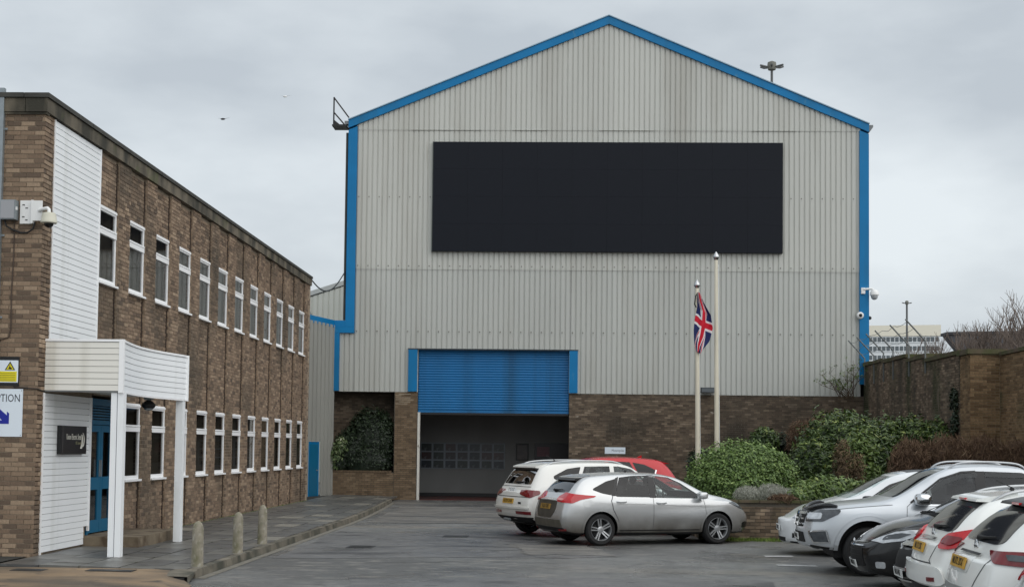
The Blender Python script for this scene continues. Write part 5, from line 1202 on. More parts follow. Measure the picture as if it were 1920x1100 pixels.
    def antenna(s, x, m=None):
        p, n = s.cast((x, 0, 0), Vector((0, 0, 1))); b = MB(); b.prism([(x+.1, p.z-.01), (x-.06, p.z-.01), (x-.08, p.z+.06), (x-.04, p.z+.065)], lambda u, v, w: (u, w, v), -.02, .02); s.add('antenna', b, m or s.paint)
    def whip(s, x, L=.22):
        p, n = s.cast((x, 0, 0), Vector((0, 0, 1))); b = MB(); b.tube([p, p+Vector((.02, 0, .03))], .025, 8); b.tube([p+Vector((.02, 0, .03)), p+Vector((-L*.8, 0, L*.55))], .006, 5); s.add('antenna', b, rubber, 60)

def hatch(k=1., H=1.47, L=(-2.16, 2.2)):
    xr, xf = L
    return dict(xr=xr, xf=xf, w=.91, rw=.70,
        top=[(xr, .93), (xr+.12, 1.02), (xr+.55, H-.10), (xr+.72, H-.05), (-.55, H), (0, H-.005), (.42, H-.06), (1.2, 1.06), (1.55, .985), (1.9, .87), (xf-.1, .75), (xf, .66)],
        belt=[(xr, .90), (xr+.5, 1.02), (-1, .985), (0, .94), (1.1, .905), (1.6, .88), (xf-.25, .77), (xf, .60)],
        plan=[(xr, .80), (xr+.14, .91), (xr+.5, .985), (-1, 1), (.9, 1), (1.4, .985), (xf-.38, .91), (xf-.14, .78), (xf, .62)],
        front=[(.2, -.1), (.42, 0), (.55, 0), (.72, -.05), (.9, -.1)], rear=[(.2, .12), (.45, 0), (.62, .0), (.8, .06), (.95, .08), (1.1, .1)], bowf=.12, bowr=.07)
# ---------------------------------------------------------------- silver hatchback
dirt = [(S(112, 107, 98), 1.1, (1, 1, 1), .30, .30, .2, .85), (S(74, 68, 60), 2.2, (1, 1, 1), .42, .2, .2, .62)]
sil = paint('silver_paint', S(206, 208, 209), .5, .26, dirt)
yaw = math.radians(22)
hv = Vector((math.cos(yaw), math.sin(yaw))); rv_ = Vector((hv.y, -hv.x))
ctr = (Vector((.83, 27.1))+Vector((3.36, 27.95)))/2 - rv_*.86
c = Car('silver_hatchback', 'dirty silver hatchback parked nose to the retaining wall', ctr, yaw, hatch(), sil, group='cars parked at the raised bed')
fw_ = [(-.10, .965), (.02, .96), (.93, .945), (1.0, .97), (.55, 1.26), (.28, 1.375), (.02, 1.405), (-.07, 1.41)]
rwn = [(-.22, .972), (-.20, 1.412), (-.55, 1.405), (-.84, 1.37), (-1.02, 1.01), (-.96, .985)]
qw = [(-1.08, 1.015), (-.92, 1.345), (-1.15, 1.29), (-1.46, 1.15), (-1.48, 1.12), (-1.28, 1.05)]
c.cut([(1.325, .365, .33), (-1.325, .365, .33)], [fw_, rwn], (1.08, 1.385, .60, .50, -1.93, 1.2))
c.side('window', fw_, car_glass, off=.002, skirt=.01); c.side('window', rwn, tint_glass, off=.002, skirt=.01); c.side('window', qw, dark_win, off=.003, skirt=.01)
c.side('pillar_trim', [(-.09, .96), (-.06, 1.415), (-.21, 1.415), (-.23, .965)], trim_black, off=.004, r=0); c.side('mirror_triangle', [(.98, .95), (1.16, .95), (1.0, 1.04)], trim_black, off=.004)
c.patch('windscreen', [(1, -.70, 1.04), (1, .70, 1.04), (1, .56, 1.41), (1, -.56, 1.41)], 0, car_glass, off=.003); c.patch('rear_window', [(-2, -.60, 1.05), (-2, .60, 1.05), (-2, .52, 1.33), (-2, -.52, 1.33)], 180, tint_glass, off=.003, r=.06)
sp_ = MB(); sp_.prism([(-1.42, 1.405), (-1.62, 1.37), (-1.74, 1.335), (-1.76, 1.30), (-1.62, 1.29), (-1.42, 1.36)], lambda u, v, w: (u, w, v), -.50, .50); c.add('spoiler', sp_, trim_black, 50)
sp_ = MB(); sp_.prism([(-1.42, 1.409), (-1.62, 1.376), (-1.70, 1.352), (-1.62, 1.36)], lambda u, v, w: (u, w, v), -.51, .51); c.add('spoiler_top', sp_, sil, 50)
c.patch('tail_light', [(-2.12, -.46, .97), (-2.04, -.64, 1.06), (-1.88, -.82, 1.03), (-1.46, -.89, 1.0), (-1.48, -.89, .975), (-1.76, -.87, .925), (-1.90, -.80, .85), (-2.12, -.48, .88)], -132, lamp_red, off=.014, mirror=True, cell=.04)
c.patch('reversing_lamp', [(-2.12, -.46, .945), (-2.03, -.66, .93), (-2.05, -.64, .90), (-2.12, -.47, .905)], -132, mat('lamp_pink', S(214, 120, 118), .15, coat=.5), off=.02, mirror=True, r=.01, cell=.04)
c.patch('tailgate_panel', [(-2, -.48, .90), (-2, .48, .90), (-2, .5, .70), (-2, .36, .55), (-2, -.36, .55), (-2, -.5, .70)], 180, mat('grimy_silver', S(82, 78, 70), .6, .3, var=.25, scale=5), off=.005, r=.05)
c.patch('rear_bumper', [(-2, -.74, .36), (-2, .74, .36), (-2, .70, .24), (-2, -.70, .24)], 180, rubber, off=.012); c.patch('rear_grime', [(-2, -.7, .52), (-2, .7, .52), (-2, .73, .37), (-2, -.73, .37)], 180, mat('grimy_bumper', S(98, 94, 84), .7, .2, var=.25, scale=5), off=.004)
c.patch('reflector', [(-2.08, -.55, .33), (-2.0, -.74, .34), (-2.0, -.74, .31), (-2.08, -.55, .30)], -140, lamp_dred, off=.02, mirror=True, r=0)
c.plate('FL65 YXB', -2, .77, col=mat('plate_grimy', S(150, 118, 52), .7, var=.2, scale=12)); c.wiper(.12, -.32, 1.08, 1.10)
c.line('door_gap', [(-.17, -1, .32), (-.16, -1, .6), (-.155, -1, .96)], -90, mirror=True); c.line('door_gap', [(1.03, -1, .30), (1.05, -1, .62), (1.0, -1, .93)], -90, mirror=True)
c.line('door_gap', [(-.92, -1, .36), (-.95, -1, .52), (-1.06, -1, .72), (-1.1, -1, .9), (-1.06, -1, 1.0)], -90, mirror=True, w=.016)
c.line('waist_crease', [(-1.0, -1, .845), (-.4, -1, .835), (.5, -1, .80), (1.12, -1, .775)], -90, .008, mat('crease_shade', S(150, 150, 150), .5), True)
c.side('pillar_trim', [(-.85, 1.385), (-.93, 1.355), (-1.09, 1.005), (-1.01, 1.0)], trim_black, off=.004, r=0)
c.patch('fuel_flap', [(-1.72, -.9, .90), (-1.52, -.9, .93), (-1.48, -.9, .85), (-1.58, -.9, .77), (-1.7, -.9, .78)], -90, sil, off=.004, r=.05)
c.line('sill_strip', [(-.92, -1, .27), (.9, -1, .27)], -90, .09, rubber, True, .008)
c.patch('head_light', [(2.14, -.40, .74), (2.05, -.55, .69), (1.88, -.78, .74), (1.60, -.84, .86), (1.72, -.78, .87), (2.0, -.6, .80)], -45, lamp_smoke, off=.012, mirror=True, cell=.04)
c.patch('fog_light', [(2.08, -.55, .46), (1.95, -.75, .45), (1.95, -.75, .34), (2.08, -.55, .34)], -40, trim_black, off=.01, mirror=True); c.patch('grille', [(2.2, -.45, .56), (2.2, .45, .56), (2.2, .36, .36), (2.2, -.36, .36)], 0, rubber, off=.01)
c.patch('front_lip', [(2, -.7, .25), (2, .7, .25), (2, .65, .2), (2, -.65, .2)], 0, rubber, off=.02, r=0); c.plate('FL65 YXB', 2, .5, False)
c.wheels((1.325, -1.325), .325, style=5); c.arch_lips((1.325, -1.325), .33, .385, sil); c.mirrors(.92, .96); c.handles([(.02, .86), (-.88, .885)], chrome if False else sil); c.seats(-.05, -.75, 1.08); c.whip(-.4)

# ---------------------------------------------------------------- white estate SUV
def suv(H=1.66, xr=-2.3, xf=2.3, w=.94, rear_slope=.5):
    return dict(xr=xr, xf=xf, w=w, rw=.72, crown=.05,
        top=[(xr, 1.0), (xr+.1, 1.12), (xr+rear_slope, H-.09), (xr+rear_slope+.2, H-.04), (-.6, H), (-.1, H-.005), (.3, H-.05), (1.15, 1.18), (1.6, 1.09), (1.95, 1.0), (xf-.1, .88), (xf, .78)],
        belt=[(xr, .96), (xr+.5, 1.10), (-.8, 1.07), (0, 1.04), (1.1, 1.03), (1.6, 1.0), (xf-.25, .90), (xf, .72)],
        plan=[(xr, .84), (xr+.14, .93), (xr+.5, .985), (-1, 1), (.9, 1), (1.4, .985), (xf-.38, .92), (xf-.14, .80), (xf, .66)],
        zb=[(xr, .38), (xr+.4, .27), (0, .26), (xf-.4, .26), (xf, .34)],
        front=[(.3, -.08), (.5, 0), (.7, 0), (.85, -.05), (1.0, -.1)], rear=[(.3, .14), (.6, 0), (.72, .01), (.95, .07), (1.1, .09), (1.3, .1)], bowf=.12, bowr=.07)
wht = paint('white_paint', S(232, 232, 228), 0, .25, [(S(206, 200, 186), 1.3, (1, 1, 1), .46, .2, .2, .8)])
yawb = math.radians(28); hb = Vector((math.cos(yawb), math.sin(yawb))); rb_ = Vector((hb.y, -hb.x)); ax = Vector((-.66, 30.9))+rb_*.8
c = Car('white_estate', 'white estate SUV with dark roof rails half hidden behind the silver hatchback', ax+hb*1.41, yawb, suv(1.67), wht, group='cars parked at the raised bed')
fw_ = [(-.1, 1.09), (1.0, 1.075), (.42, 1.50), (.1, 1.555), (-.05, 1.56)]; rwn = [(-.2, 1.095), (-.16, 1.562), (-.8, 1.55), (-1.05, 1.12), (-.98, 1.10)]; qw = [(-1.12, 1.13), (-.9, 1.545), (-1.25, 1.50), (-1.62, 1.34), (-1.62, 1.28), (-1.35, 1.17)]
c.cut([(1.41, .40, .36), (-1.41, .40, .36)], [fw_, rwn], (1.20, 1.54, .62, .54, -2.1, 1.2))
for w_, g_ in ((fw_, car_glass), (rwn, tint_glass), (qw, dark_win)): c.side('window', w_, g_, off=.003, skirt=.01)
c.patch('windscreen', [(1, -.72, 1.16), (1, .72, 1.16), (1, .6, 1.58), (1, -.6, 1.58)], 0, car_glass, off=.003); c.patch('rear_window', [(-2, -.66, 1.15), (-2, .66, 1.15), (-2, .58, 1.50), (-2, -.58, 1.50)], 180, sky_glass, off=.003, r=.05)
sp_ = MB(); sp_.prism([(-1.66, 1.61), (-1.84, 1.575), (-1.95, 1.545), (-1.96, 1.515), (-1.86, 1.505), (-1.66, 1.53)], lambda u, v, w: (u, w, v), -.56, .56); c.add('spoiler', sp_, wht, 50); sp_ = MB(); sp_.prism([(-1.75, 1.52), (-1.95, 1.513), (-1.95, 1.47), (-1.85, 1.47)], lambda u, v, w: (u, w, v), -.54, .54); c.add('spoiler_shadow_panel', sp_, trim_black, 50)
c.patch('tail_light', [(-2.26, -.42, 1.02), (-2.2, -.66, 1.03), (-1.98, -.86, 1.02), (-1.98, -.88, .95), (-2.16, -.78, .86), (-2.26, -.46, .93)], -145, lamp_dred, off=.014, mirror=True, cell=.04)
c.line('tailgate_gap', [(-2, -.8, .88), (-2, .8, .88)], 180, .016); c.line('tailgate_edge', [(-2, -.8, .64), (-2, .8, .64)], 180, .02); c.line('upper_crease', [(-2, -.7, 1.10), (-2, .7, 1.10)], 180, .012)
c.patch('rear_bumper', [(-2, -.85, .44), (-2, .85, .44), (-2, .7, .32), (-2, -.7, .32)], 180, rubber, off=.015); c.patch('reflector', [(-2.25, -.35, .57), (-2.1, -.8, .57), (-2.1, -.8, .50), (-2.25, -.35, .51)], -160, lamp_dred, off=.014, mirror=True, r=0)
c.patch('bumper_shelf', [(-2, -.82, .66), (-2, .82, .66), (-2, .82, .62), (-2, -.82, .62)], 180, wht, off=.035, r=0)
c.emblem(-2, 1.0, .055, True, 4); c.plate('NX70 CAW', -2, .78); c.wiper(.0, -.4, 1.18, 1.2); 
q = MB(); q.tube([(-2.22, .18, .39), (-2.34, .18, .37), (-2.34, -.1, .37)], .03, 8); c.add('tow_bar', q, galv, 50)
p_, n_ = c.cast((0, -.52, .75), Vector((-1, 0, 0))); q = MB(); q.box(p_.x-.012, p_.x, -.58, -.46, .73, .77); c.add('badge', q, alloy_dark)
c.line('door_gap', [(-.15, -1, .36), (-.14, -1, 1.06)], -90, mirror=True); c.line('door_gap', [(1.08, -1, .36), (1.08, -1, 1.04)], -90, mirror=True); c.line('door_gap', [(-.95, -1, .42), (-1.12, -1, .8), (-1.12, -1, 1.1)], -90, mirror=True)
c.wheels((1.41, -1.41), .36); c.arch_lips((1.41, -1.41), .36, .42, wht); c.mirrors(.95, 1.08); c.handles([(.02, .97), (-.9, 1.0)]); c.seats(0, -.8, 1.2); c.rails(-1.7, .25, .6, alloy); c.whip(-1.2, .25)
c.patch('head_light', [(2.2, -.5, .84), (1.85, -.86, .88), (1.85, -.86, .76), (2.2, -.5, .76)], -45, lamp_smoke, off=.01, mirror=True); c.patch('grille', [(2.2, -.5, .8), (2.2, .5, .8), (2.2, .4, .42), (2.2, -.4, .42)], 0, rubber, off=.01)

# ---------------------------------------------------------------- red SUV, tail to the right
red = paint('red_paint', S(184, 8, 26), .15, .25, coat=.5)
yc = math.radians(180+12); hc = Vector((math.cos(yc), math.sin(yc)))
c = Car('red_suv', 'red SUV parked behind the white estate, only its roof and tail showing', Vector((3.28, 37.2))+hc*2.28, yc, suv(1.74, -2.28, 2.27, .92, .62), red, group='cars parked at the raised bed')
fw_ = [(-.1, 1.12), (1.0, 1.11), (.42, 1.56), (.1, 1.61), (-.05, 1.62)]; rwn = [(-.2, 1.13), (-.16, 1.625), (-.75, 1.60), (-.95, 1.16), (-.9, 1.14)]; qw = [(-1.02, 1.17), (-.82, 1.595), (-1.15, 1.54), (-1.45, 1.40), (-1.40, 1.25), (-1.2, 1.19)]
c.cut([(1.35, .40, .36), (-1.35, .40, .36)], [fw_, rwn], (1.26, 1.60, .6, .52, -2.0, 1.2))
for w_, g_ in ((fw_, car_glass), (rwn, priv_glass), (qw, dark_win)): c.side('window', w_, g_, off=.003, skirt=.01)
c.line('window_chrome', [(-1.0, -1, 1.145), (-1.25, -1, 1.17), (-1.42, -1, 1.235), (-1.475, -1, 1.40)], -90, .035, chrome, True, .008); c.line('window_chrome', [(-1.0, -1, 1.145), (0, -1, 1.10), (.95, -1, 1.09)], -90, .02, chrome, True, .008)
c.patch('windscreen', [(1, -.72, 1.2), (1, .72, 1.2), (1, .6, 1.64), (1, -.6, 1.64)], 0, car_glass, off=.003); c.patch('rear_window', [(-2, -.62, 1.2), (-2, .62, 1.2), (-2, .54, 1.52), (-2, -.54, 1.52)], 180, priv_glass, off=.003, r=.05)
c.patch('tail_light', [(-2.24, -.45, 1.08), (-2.0, -.82, 1.10), (-1.72, -.9, 1.07), (-2.0, -.86, .99), (-2.24, -.5, .99)], -135, lamp_dred, off=.014, mirror=True, cell=.04)
sp_ = MB(); sp_.prism([(-1.5, 1.675), (-1.75, 1.60), (-1.92, 1.565), (-1.75, 1.56), (-1.5, 1.6)], lambda u, v, w: (u, w, v), -.58, .58); c.add('spoiler', sp_, red, 50)
c.wheels((1.35, -1.35), .36); c.arch_lips((1.35, -1.35), .36, .42, rubber, .07); c.mirrors(.95, 1.1); c.handles([(.02, 1.0), (-.85, 1.03)]); c.antenna(-1.2); c.plate('NJ66 RVO', -2, .85); c.seats(0, -.8, 1.24)
# ---------------------------------------------------------------- right-hand row
GR = 'cars in the right-hand parking row'
def place(nose, yaw, d):
    h = Vector((math.cos(yaw), math.sin(yaw))); return Vector(nose)-h*d
YL = math.radians(180-3.5); YR = math.radians(-3.5)
# white electric crossover, nose left
sp = dict(xr=-2.38, xf=2.37, w=.95, rw=.68, crown=.05,
    top=[(-2.38, 1.0), (-2.25, 1.1), (-1.7, 1.42), (-.7, 1.6), (-.2, 1.625), (.3, 1.58), (1.3, 1.12), (1.7, 1.0), (2.05, .9), (2.28, .78), (2.37, .70)],
    belt=[(-2.38, .96), (-1.5, 1.07), (-.6, 1.04), (.2, 1.0), (1.2, .97), (1.7, .92), (2.1, .82), (2.37, .63)],
    plan=[(-2.38, .84), (-2.2, .94), (-1.5, 1), (.9, 1), (1.5, .985), (1.95, .93), (2.2, .82), (2.37, .62)],
    zb=[(-2.38, .36), (-1.9, .24), (0, .2), (1.9, .2), (2.37, .22)],
    front=[(.2, -.06), (.35, -.01), (.5, 0), (.66, 0), (.8, -.08), (.95, -.12)], rear=[(.3, .1), (.6, 0), (.9, .05), (1.1, .1)], bowf=.15, bowr=.08)
c = Car('white_crossover', 'white smooth-nosed crossover behind the silver pick-up', place((4.3, 25.9), YL, 2.45), YL, sp, paint('cool_white_paint', S(238, 241, 243), 0, .22), group=GR)
fw_ = [(-.1, 1.05), (1.05, 1.015), (.55, 1.35), (.2, 1.47), (-.05, 1.515)]; rwn = [(-.2, 1.055), (-.18, 1.52), (-.6, 1.50), (-1.1, 1.36), (-1.35, 1.12)]
c.cut([(1.445, .385, .35), (-1.445, .385, .35)], [fw_, rwn], (1.18, 1.5, .6, .5, -1.8, 1.3))
for w_ in (fw_, rwn): c.side('window', w_, car_glass if w_ is fw_ else priv_glass, off=.003, skirt=.01)
c.patch('windscreen', [(1, -.76, 1.09), (1, .76, 1.09), (1, .56, 1.55), (1, -.56, 1.55)], 0, car_glass, off=.003, r=.05); c.patch('rear_window', [(-2, -.6, 1.12), (-2, .6, 1.12), (-2, .5, 1.5), (-2, -.5, 1.5)], 180, priv_glass, off=.003)
c.patch('roof_glass', [(.2, -.5, 1.6), (.2, .5, 1.6), (-1.2, .48, 1.5), (-1.2, -.48, 1.5)], 0, trim_black, off=.004, phi=89)
c.patch('head_light', [(2.24, -.50, .70), (2.1, -.66, .685), (1.86, -.82, .73), (1.70, -.86, .80), (1.9, -.78, .79), (2.1, -.66, .755)], -40, mat('lamp_grey', S(150, 156, 162), .15, .2, var=.3, scale=16, coat=.5), off=.01, mirror=True, cell=.04, r=.02)
c.patch('air_intake', [(2.4, -.42, .33), (2.4, .42, .33), (2.4, .36, .25), (2.4, -.36, .25)], 0, rubber, off=.008); c.patch('side_vent', [(2.2, -.58, .42), (2.05, -.74, .42), (2.05, -.74, .36), (2.2, -.56, .33)], -30, rubber, off=.008, mirror=True, r=.01)
c.plate('YK23 RZH', 2, .5, False); c.wheels((1.445, -1.445), .35); c.mirrors(.98, 1.02, m=trim_black); c.handles([(.05, .93), (-.95, .95)]); c.seats(0, -.8, 1.17); c.arch_lips((1.445, -1.445), .35, .405, wht)
c.line('bonnet_gap', [(2.25, -.62, .78), (1.7, -.80, .93), (1.25, -.82, .99)], -90, .010, mirror=True, phi=45)

# silver pick-up, nose left
pick = paint('pale_silver_paint', S(206, 211, 216), .4, .3)
sp = dict(xr=-2.8, xf=2.47, w=.93, rw=.74, crown=.045, crease=.3,
    top=[(-2.8, 1.13), (-2.6, 1.15), (-1.25, 1.15), (-1.12, 1.24), (-1.0, 1.66), (-.85, 1.755), (-.3, 1.785), (.1, 1.77), (.38, 1.71), (1.2, 1.24), (1.35, 1.195), (1.9, 1.13), (2.28, 1.06), (2.47, .98)],
    belt=[(-2.8, 1.09), (-1.3, 1.11), (-.9, 1.13), (0, 1.11), (1.15, 1.11), (1.7, 1.07), (2.2, 1.0), (2.47, .9)],
    plan=[(-2.8, .93), (-2.6, .97), (-1, .99), (.9, 1), (1.5, 1.0), (2.0, .965), (2.3, .86), (2.47, .74)],
    zb=[(-2.8, .48), (-2.2, .4), (0, .37), (2.1, .38), (2.47, .42)],
    front=[(.3, -.14), (.5, -.02), (.66, 0), (.8, -.02), (1.0, -.05), (1.2, -.07)], rear=[(.4, .1), (.6, 0), (1.1, .02)], bowf=.13, bowr=.02)
c = Car('silver_pickup', 'tall silver double-cab pick-up with roof rails and black bonnet guard', place((3.93, 22.15), YL, 2.58), YL, sp, pick, cat='pickup truck', group=GR)
fw_ = [(-.12, 1.15), (.78, 1.145), (.88, 1.165), (.42, 1.53), (.12, 1.64), (-.08, 1.66)]; rwn = [(-.26, 1.155), (-.22, 1.665), (-.82, 1.65), (-.92, 1.6), (-.98, 1.2), (-.94, 1.165)]
c.cut([(1.575, .47, .41), (-1.575, .47, .41)], [fw_, rwn], (1.29, 1.62, .62, .56, -1.4, 1.3))
c.side('window', fw_, tint_glass, off=.002, skirt=.01); c.side('window', rwn, priv_glass, off=.002, skirt=.01); c.side('pillar_trim', [(-.1, 1.15), (-.07, 1.665), (-.23, 1.665), (-.27, 1.155)], trim_black, off=.005, r=0)
c.line('window_frame', [(-.1, -1, 1.66), (.12, -1, 1.645), (.44, -1, 1.535), (.92, -1, 1.16)], -90, .03, trim_black, True, .006); c.line('wind_deflector', [(-.12, -1, 1.60), (.1, -1, 1.585), (.4, -1, 1.48), (.6, -1, 1.33)], -90, .07, tint_glass, True, .012); c.line('wind_deflector', [(-.24, -1, 1.61), (-.85, -1, 1.60)], -90, .07, tint_glass, True, .012)
c.line('belt_chrome', [(-.95, -1, 1.14), (0, -1, 1.13), (.85, -1, 1.125)], -90, .016, chrome, True, .006)
c.patch('windscreen', [(1, -.72, 1.24), (1, .72, 1.24), (1, .6, 1.70), (1, -.6, 1.70)], 0, tint_glass, off=.003, r=.05)
c.patch('head_light', [(2.50, -.50, 1.0), (2.30, -.72, 1.02), (2.02, -.88, 1.03), (2.04, -.88, .965), (2.26, -.80, .84), (2.5, -.52, .83)], -38, lamp_smoke, off=.012, mirror=True, cell=.04)
c.patch('head_lamp_lens', [(2.49, -.54, .96), (2.26, -.76, .97), (2.27, -.77, .88), (2.49, -.56, .86)], -38, lamp_clear, off=.018, mirror=True, cell=.04)
c.patch('grille', [(2.5, -.48, 1.0), (2.5, .48, 1.0), (2.5, .42, .74), (2.5, -.42, .74)], 0, rubber, off=.012)
for k in range(3): c.patch('grille_bar', [(2.5, -.44, .96-k*.08), (2.5, .44, .96-k*.08), (2.5, .44, .935-k*.08), (2.5, -.44, .935-k*.08)], 0, chrome, off=.022, r=0)
c.patch('grille_surround', [(2.5, -.36, .985), (2.5, -.25, .985), (2.5, -.15, .75), (2.5, -.24, .75)], 0, chrome, off=.028, r=0, mirror=True)
q = MB(); pts = []
for y_ in np.linspace(-.78, .78, 19):
    x_ = 2.44-.42*(abs(y_)/.8)**2.4; p_, n_ = c.cast((x_, y_, 0), Vector((0, 0, 1))); pts.append((x_, y_, p_.z+.03))
q.tube(pts, [.02]+[.045]*17+[.02], 8); c.add('bonnet_guard', q, mat('smoked_acrylic', S(24, 25, 27), .12), 60)
c.patch('lower_grille', [(2.5, -.46, .66), (2.5, .46, .66), (2.5, .5, .50), (2.5, -.5, .50)], 0, rubber, off=.01)
c.patch('fog_surround', [(2.36, -.58, .66), (2.2, -.84, .70), (2.2, -.86, .52), (2.33, -.66, .52)], -32, lamp_smoke, off=.014, mirror=True, r=.03, cell=.04); c.line('fog_chrome', [(2.36, -.60, .675), (2.2, -.82, .71), (2.2, -.855, .52), (2.33, -.67, .515)], -32, .022, chrome, True, .022, closed=True)
c.patch('skid_plate', [(2.4, -.6, .47), (2.4, .6, .47), (2.4, .5, .40), (2.4, -.5, .40)], 0, alloy, off=.016); c.plate('NV66 LDK', 2, .58, False)
c.arch_lips((1.575, -1.575), .41, .495, pick, .06, .02); c.arch_lips((1.575, -1.575), .41, .56, pick, .05, .012)
c.line('door_gap', [(-.17, -1, .45), (-.17, -1, 1.14)], -90, mirror=True); c.line('door_gap', [(.98, -1, .45), (1.0, -1, .8), (.98, -1, 1.1), (.9, -1, 1.17)], -90, mirror=True); c.line('door_gap', [(-1.03, -1, .5), (-1.06, -1, 1.15)], -90, mirror=True)
c.line('bonnet_gap', [(2.2, -.84, 1.04), (1.7, -.9, 1.10), (1.2, -.9, 1.14)], -90, .010, mirror=True, phi=25)
c.wheels((1.575, -1.575), .385, .25, rim_m=alloy, style=6); c.mirrors(.76, 1.17, m=chrome, sz=(.13, .14, .095)); c.handles([(-.02, 1.02), (-.9, 1.03)], chrome); c.seats(0, -.75, 1.3); c.rails(-.95, .3, .62, alloy, .06)
c.line('side_step', [(-1.0, -1, .42), (.95, -1, .42)], -90, .05, rubber, True, .05)
bedm = MB(); bedm.box(-2.72, -1.2, -.72, .72, 1.152, 1.175); c.add('load_cover', bedm, rubber); c.patch('tail_light', [(-2.8, -.75, 1.08), (-2.7, -.9, 1.08), (-2.7, -.9, .8), (-2.8, -.75, .8)], -140, lamp_red, off=.012, mirror=True)

# charcoal hatchback, nose left
char = paint('charcoal_paint', S(14, 15, 17), 0, .16, coat=.2)
s_ = hatch(1, 1.47, (-1.98, 2.08)); s_['w'] = .875
s_['top'] = [(-1.98, .95), (-1.86, 1.03), (-1.45, 1.37), (-1.2, 1.43), (-.4, 1.47), (.1, 1.455), (.45, 1.38), (1.12, 1.06), (1.45, .97), (1.75, .87), (1.98, .76), (2.08, .68)]
c = Car('charcoal_hatchback', 'dark charcoal hatchback with long swept headlights beside the pick-up', place((4.27, 19.6), YL, 2.2), YL, s_, char, group=GR)
fw_ = [(-.1, .975), (.93, .955), (.30, 1.36), (.02, 1.39), (-.07, 1.395)]; rwn = [(-.22, .98), (-.20, 1.40), (-.8, 1.36), (-1.2, 1.2), (-1.2, 1.03)]
c.cut([(1.27, .35, .315), (-1.27, .35, .315)], [fw_, rwn], (1.09, 1.37, .56, .48, -1.7, 1.1))
for w_ in (fw_, rwn): c.side('window', w_, car_glass, off=.003, skirt=.01)
c.patch('windscreen', [(1, -.68, 1.06), (1, .68, 1.06), (1, .54, 1.40), (1, -.54, 1.40)], 0, car_glass, off=.003); c.patch('rear_window', [(-2, -.56, 1.06), (-2, .56, 1.06), (-2, .5, 1.33), (-2, -.5, 1.33)], 180, tint_glass, off=.003)
c.patch('head_light', [(2.0, -.46, .69), (1.85, -.66, .665), (1.62, -.80, .72), (1.22, -.85, .86), (1.22, -.84, .875), (1.5, -.76, .86), (1.8, -.64, .79)], -52, lamp_clear, off=.012, mirror=True, cell=.04, r=.015, phi=15)
c.patch('lamp_reflector', [(1.86, -.64, .71), (1.66, -.78, .75), (1.5, -.81, .81), (1.62, -.76, .82), (1.82, -.66, .77)], -52, lamp_smoke, off=.02, mirror=True, cell=.04, r=.02, phi=15)
c.patch('grille', [(2.1, -.4, .60), (2.1, .4, .60), (2.1, .46, .34), (2.1, -.46, .34)], 0, rubber, off=.012)
for k in range(3): c.line('grille_bar', [(2.1, -.4, .56-k*.07), (2.1, .4, .56-k*.07)], 0, .012, alloy_dark, off=.02)
c.line('grille_chrome', [(2.1, -.42, .62), (2.1, .42, .62)], 0, .014, chrome, off=.02); c.patch('fog_light', [(1.95, -.62, .42), (1.85, -.72, .42), (1.85, -.72, .33), (1.95, -.62, .33)], -40, lamp_clear, off=.01, mirror=True, r=.03)
c.line('bumper_gap', [(2.05, -.2, .69), (1.9, -.5, .72), (1.86, -.6, .74)], -30, .010, mirror=True); c.line('bonnet_gap', [(1.85, -.58, .79), (1.5, -.72, .91), (1.1, -.76, .98)], -90, .012, mirror=True, phi=45)
c.plate('NA08 HFT', 2, .36, False); c.emblem(2, .655, .045, False); c.wheels((1.27, -1.27), .31); c.arch_lips((1.27, -1.27), .315, .37, char); c.mirrors(.82, .97); c.handles([(.02, .87)]); c.seats(-.05, -.75, 1.08)
q = MB(); q.box(1.0, 1.12, -.55, .5, 1.055, 1.075); q.tube([(1.1, -.5, 1.075), (1.06, -.05, 1.10), (1.05, .1, 1.10)], .014, 5); q.tube([(1.1, .05, 1.075), (1.06, .5, 1.10)], .014, 5); c.add('wiper_cowl', q, rubber)
c.line('door_gap', [(.95, -1, .3), (.97, -1, .9)], -90, mirror=True)

# black city car, nose left
blk = paint('black_paint', S(12, 12, 14), 0, .15, coat=.2)
s2 = dict(s_); s2['top'] = [(-1.98, 1.0), (-1.86, 1.08), (-1.45, 1.42), (-1.2, 1.49), (-.4, 1.53), (.1, 1.51), (.45, 1.43), (1.12, 1.07), (1.5, 1.0), (1.8, .93), (2.0, .84), (2.08, .78)]
c = Car('black_supermini', 'black small car with chrome-framed grille between charcoal hatchback and white crossover tail', place((4.36, 17.35), YL, 2.2), YL, s2, blk, group=GR)
fw_ = [(-.1, 1.0), (.93, .985), (.30, 1.41), (.02, 1.44), (-.07, 1.445)]; rwn = [(-.22, 1.0), (-.20, 1.45), (-.8, 1.42), (-1.2, 1.25), (-1.2, 1.05)]
c.cut([(1.27, .36, .32), (-1.27, .36, .32)], [fw_, rwn], (1.12, 1.42, .56, .48, -1.7, 1.1))
for w_ in (fw_, rwn): c.side('window', w_, car_glass, off=.003, skirt=.01)
c.patch('windscreen', [(1, -.68, 1.08), (1, .68, 1.08), (1, .54, 1.45), (1, -.54, 1.45)], 0, car_glass, off=.003); c.patch('rear_window', [(-2, -.56, 1.1), (-2, .56, 1.1), (-2, .5, 1.38), (-2, -.5, 1.38)], 180, tint_glass, off=.003)
gp = [(2.1, -.56, .70), (2.1, -.48, .77), (2.1, .48, .77), (2.1, .56, .70), (2.1, .44, .48), (2.1, -.44, .48)]
c.patch('grille', gp, 0, rubber, off=.012, r=.02); c.line('grille_chrome', gp, 0, .035, chrome, off=.03, closed=True)
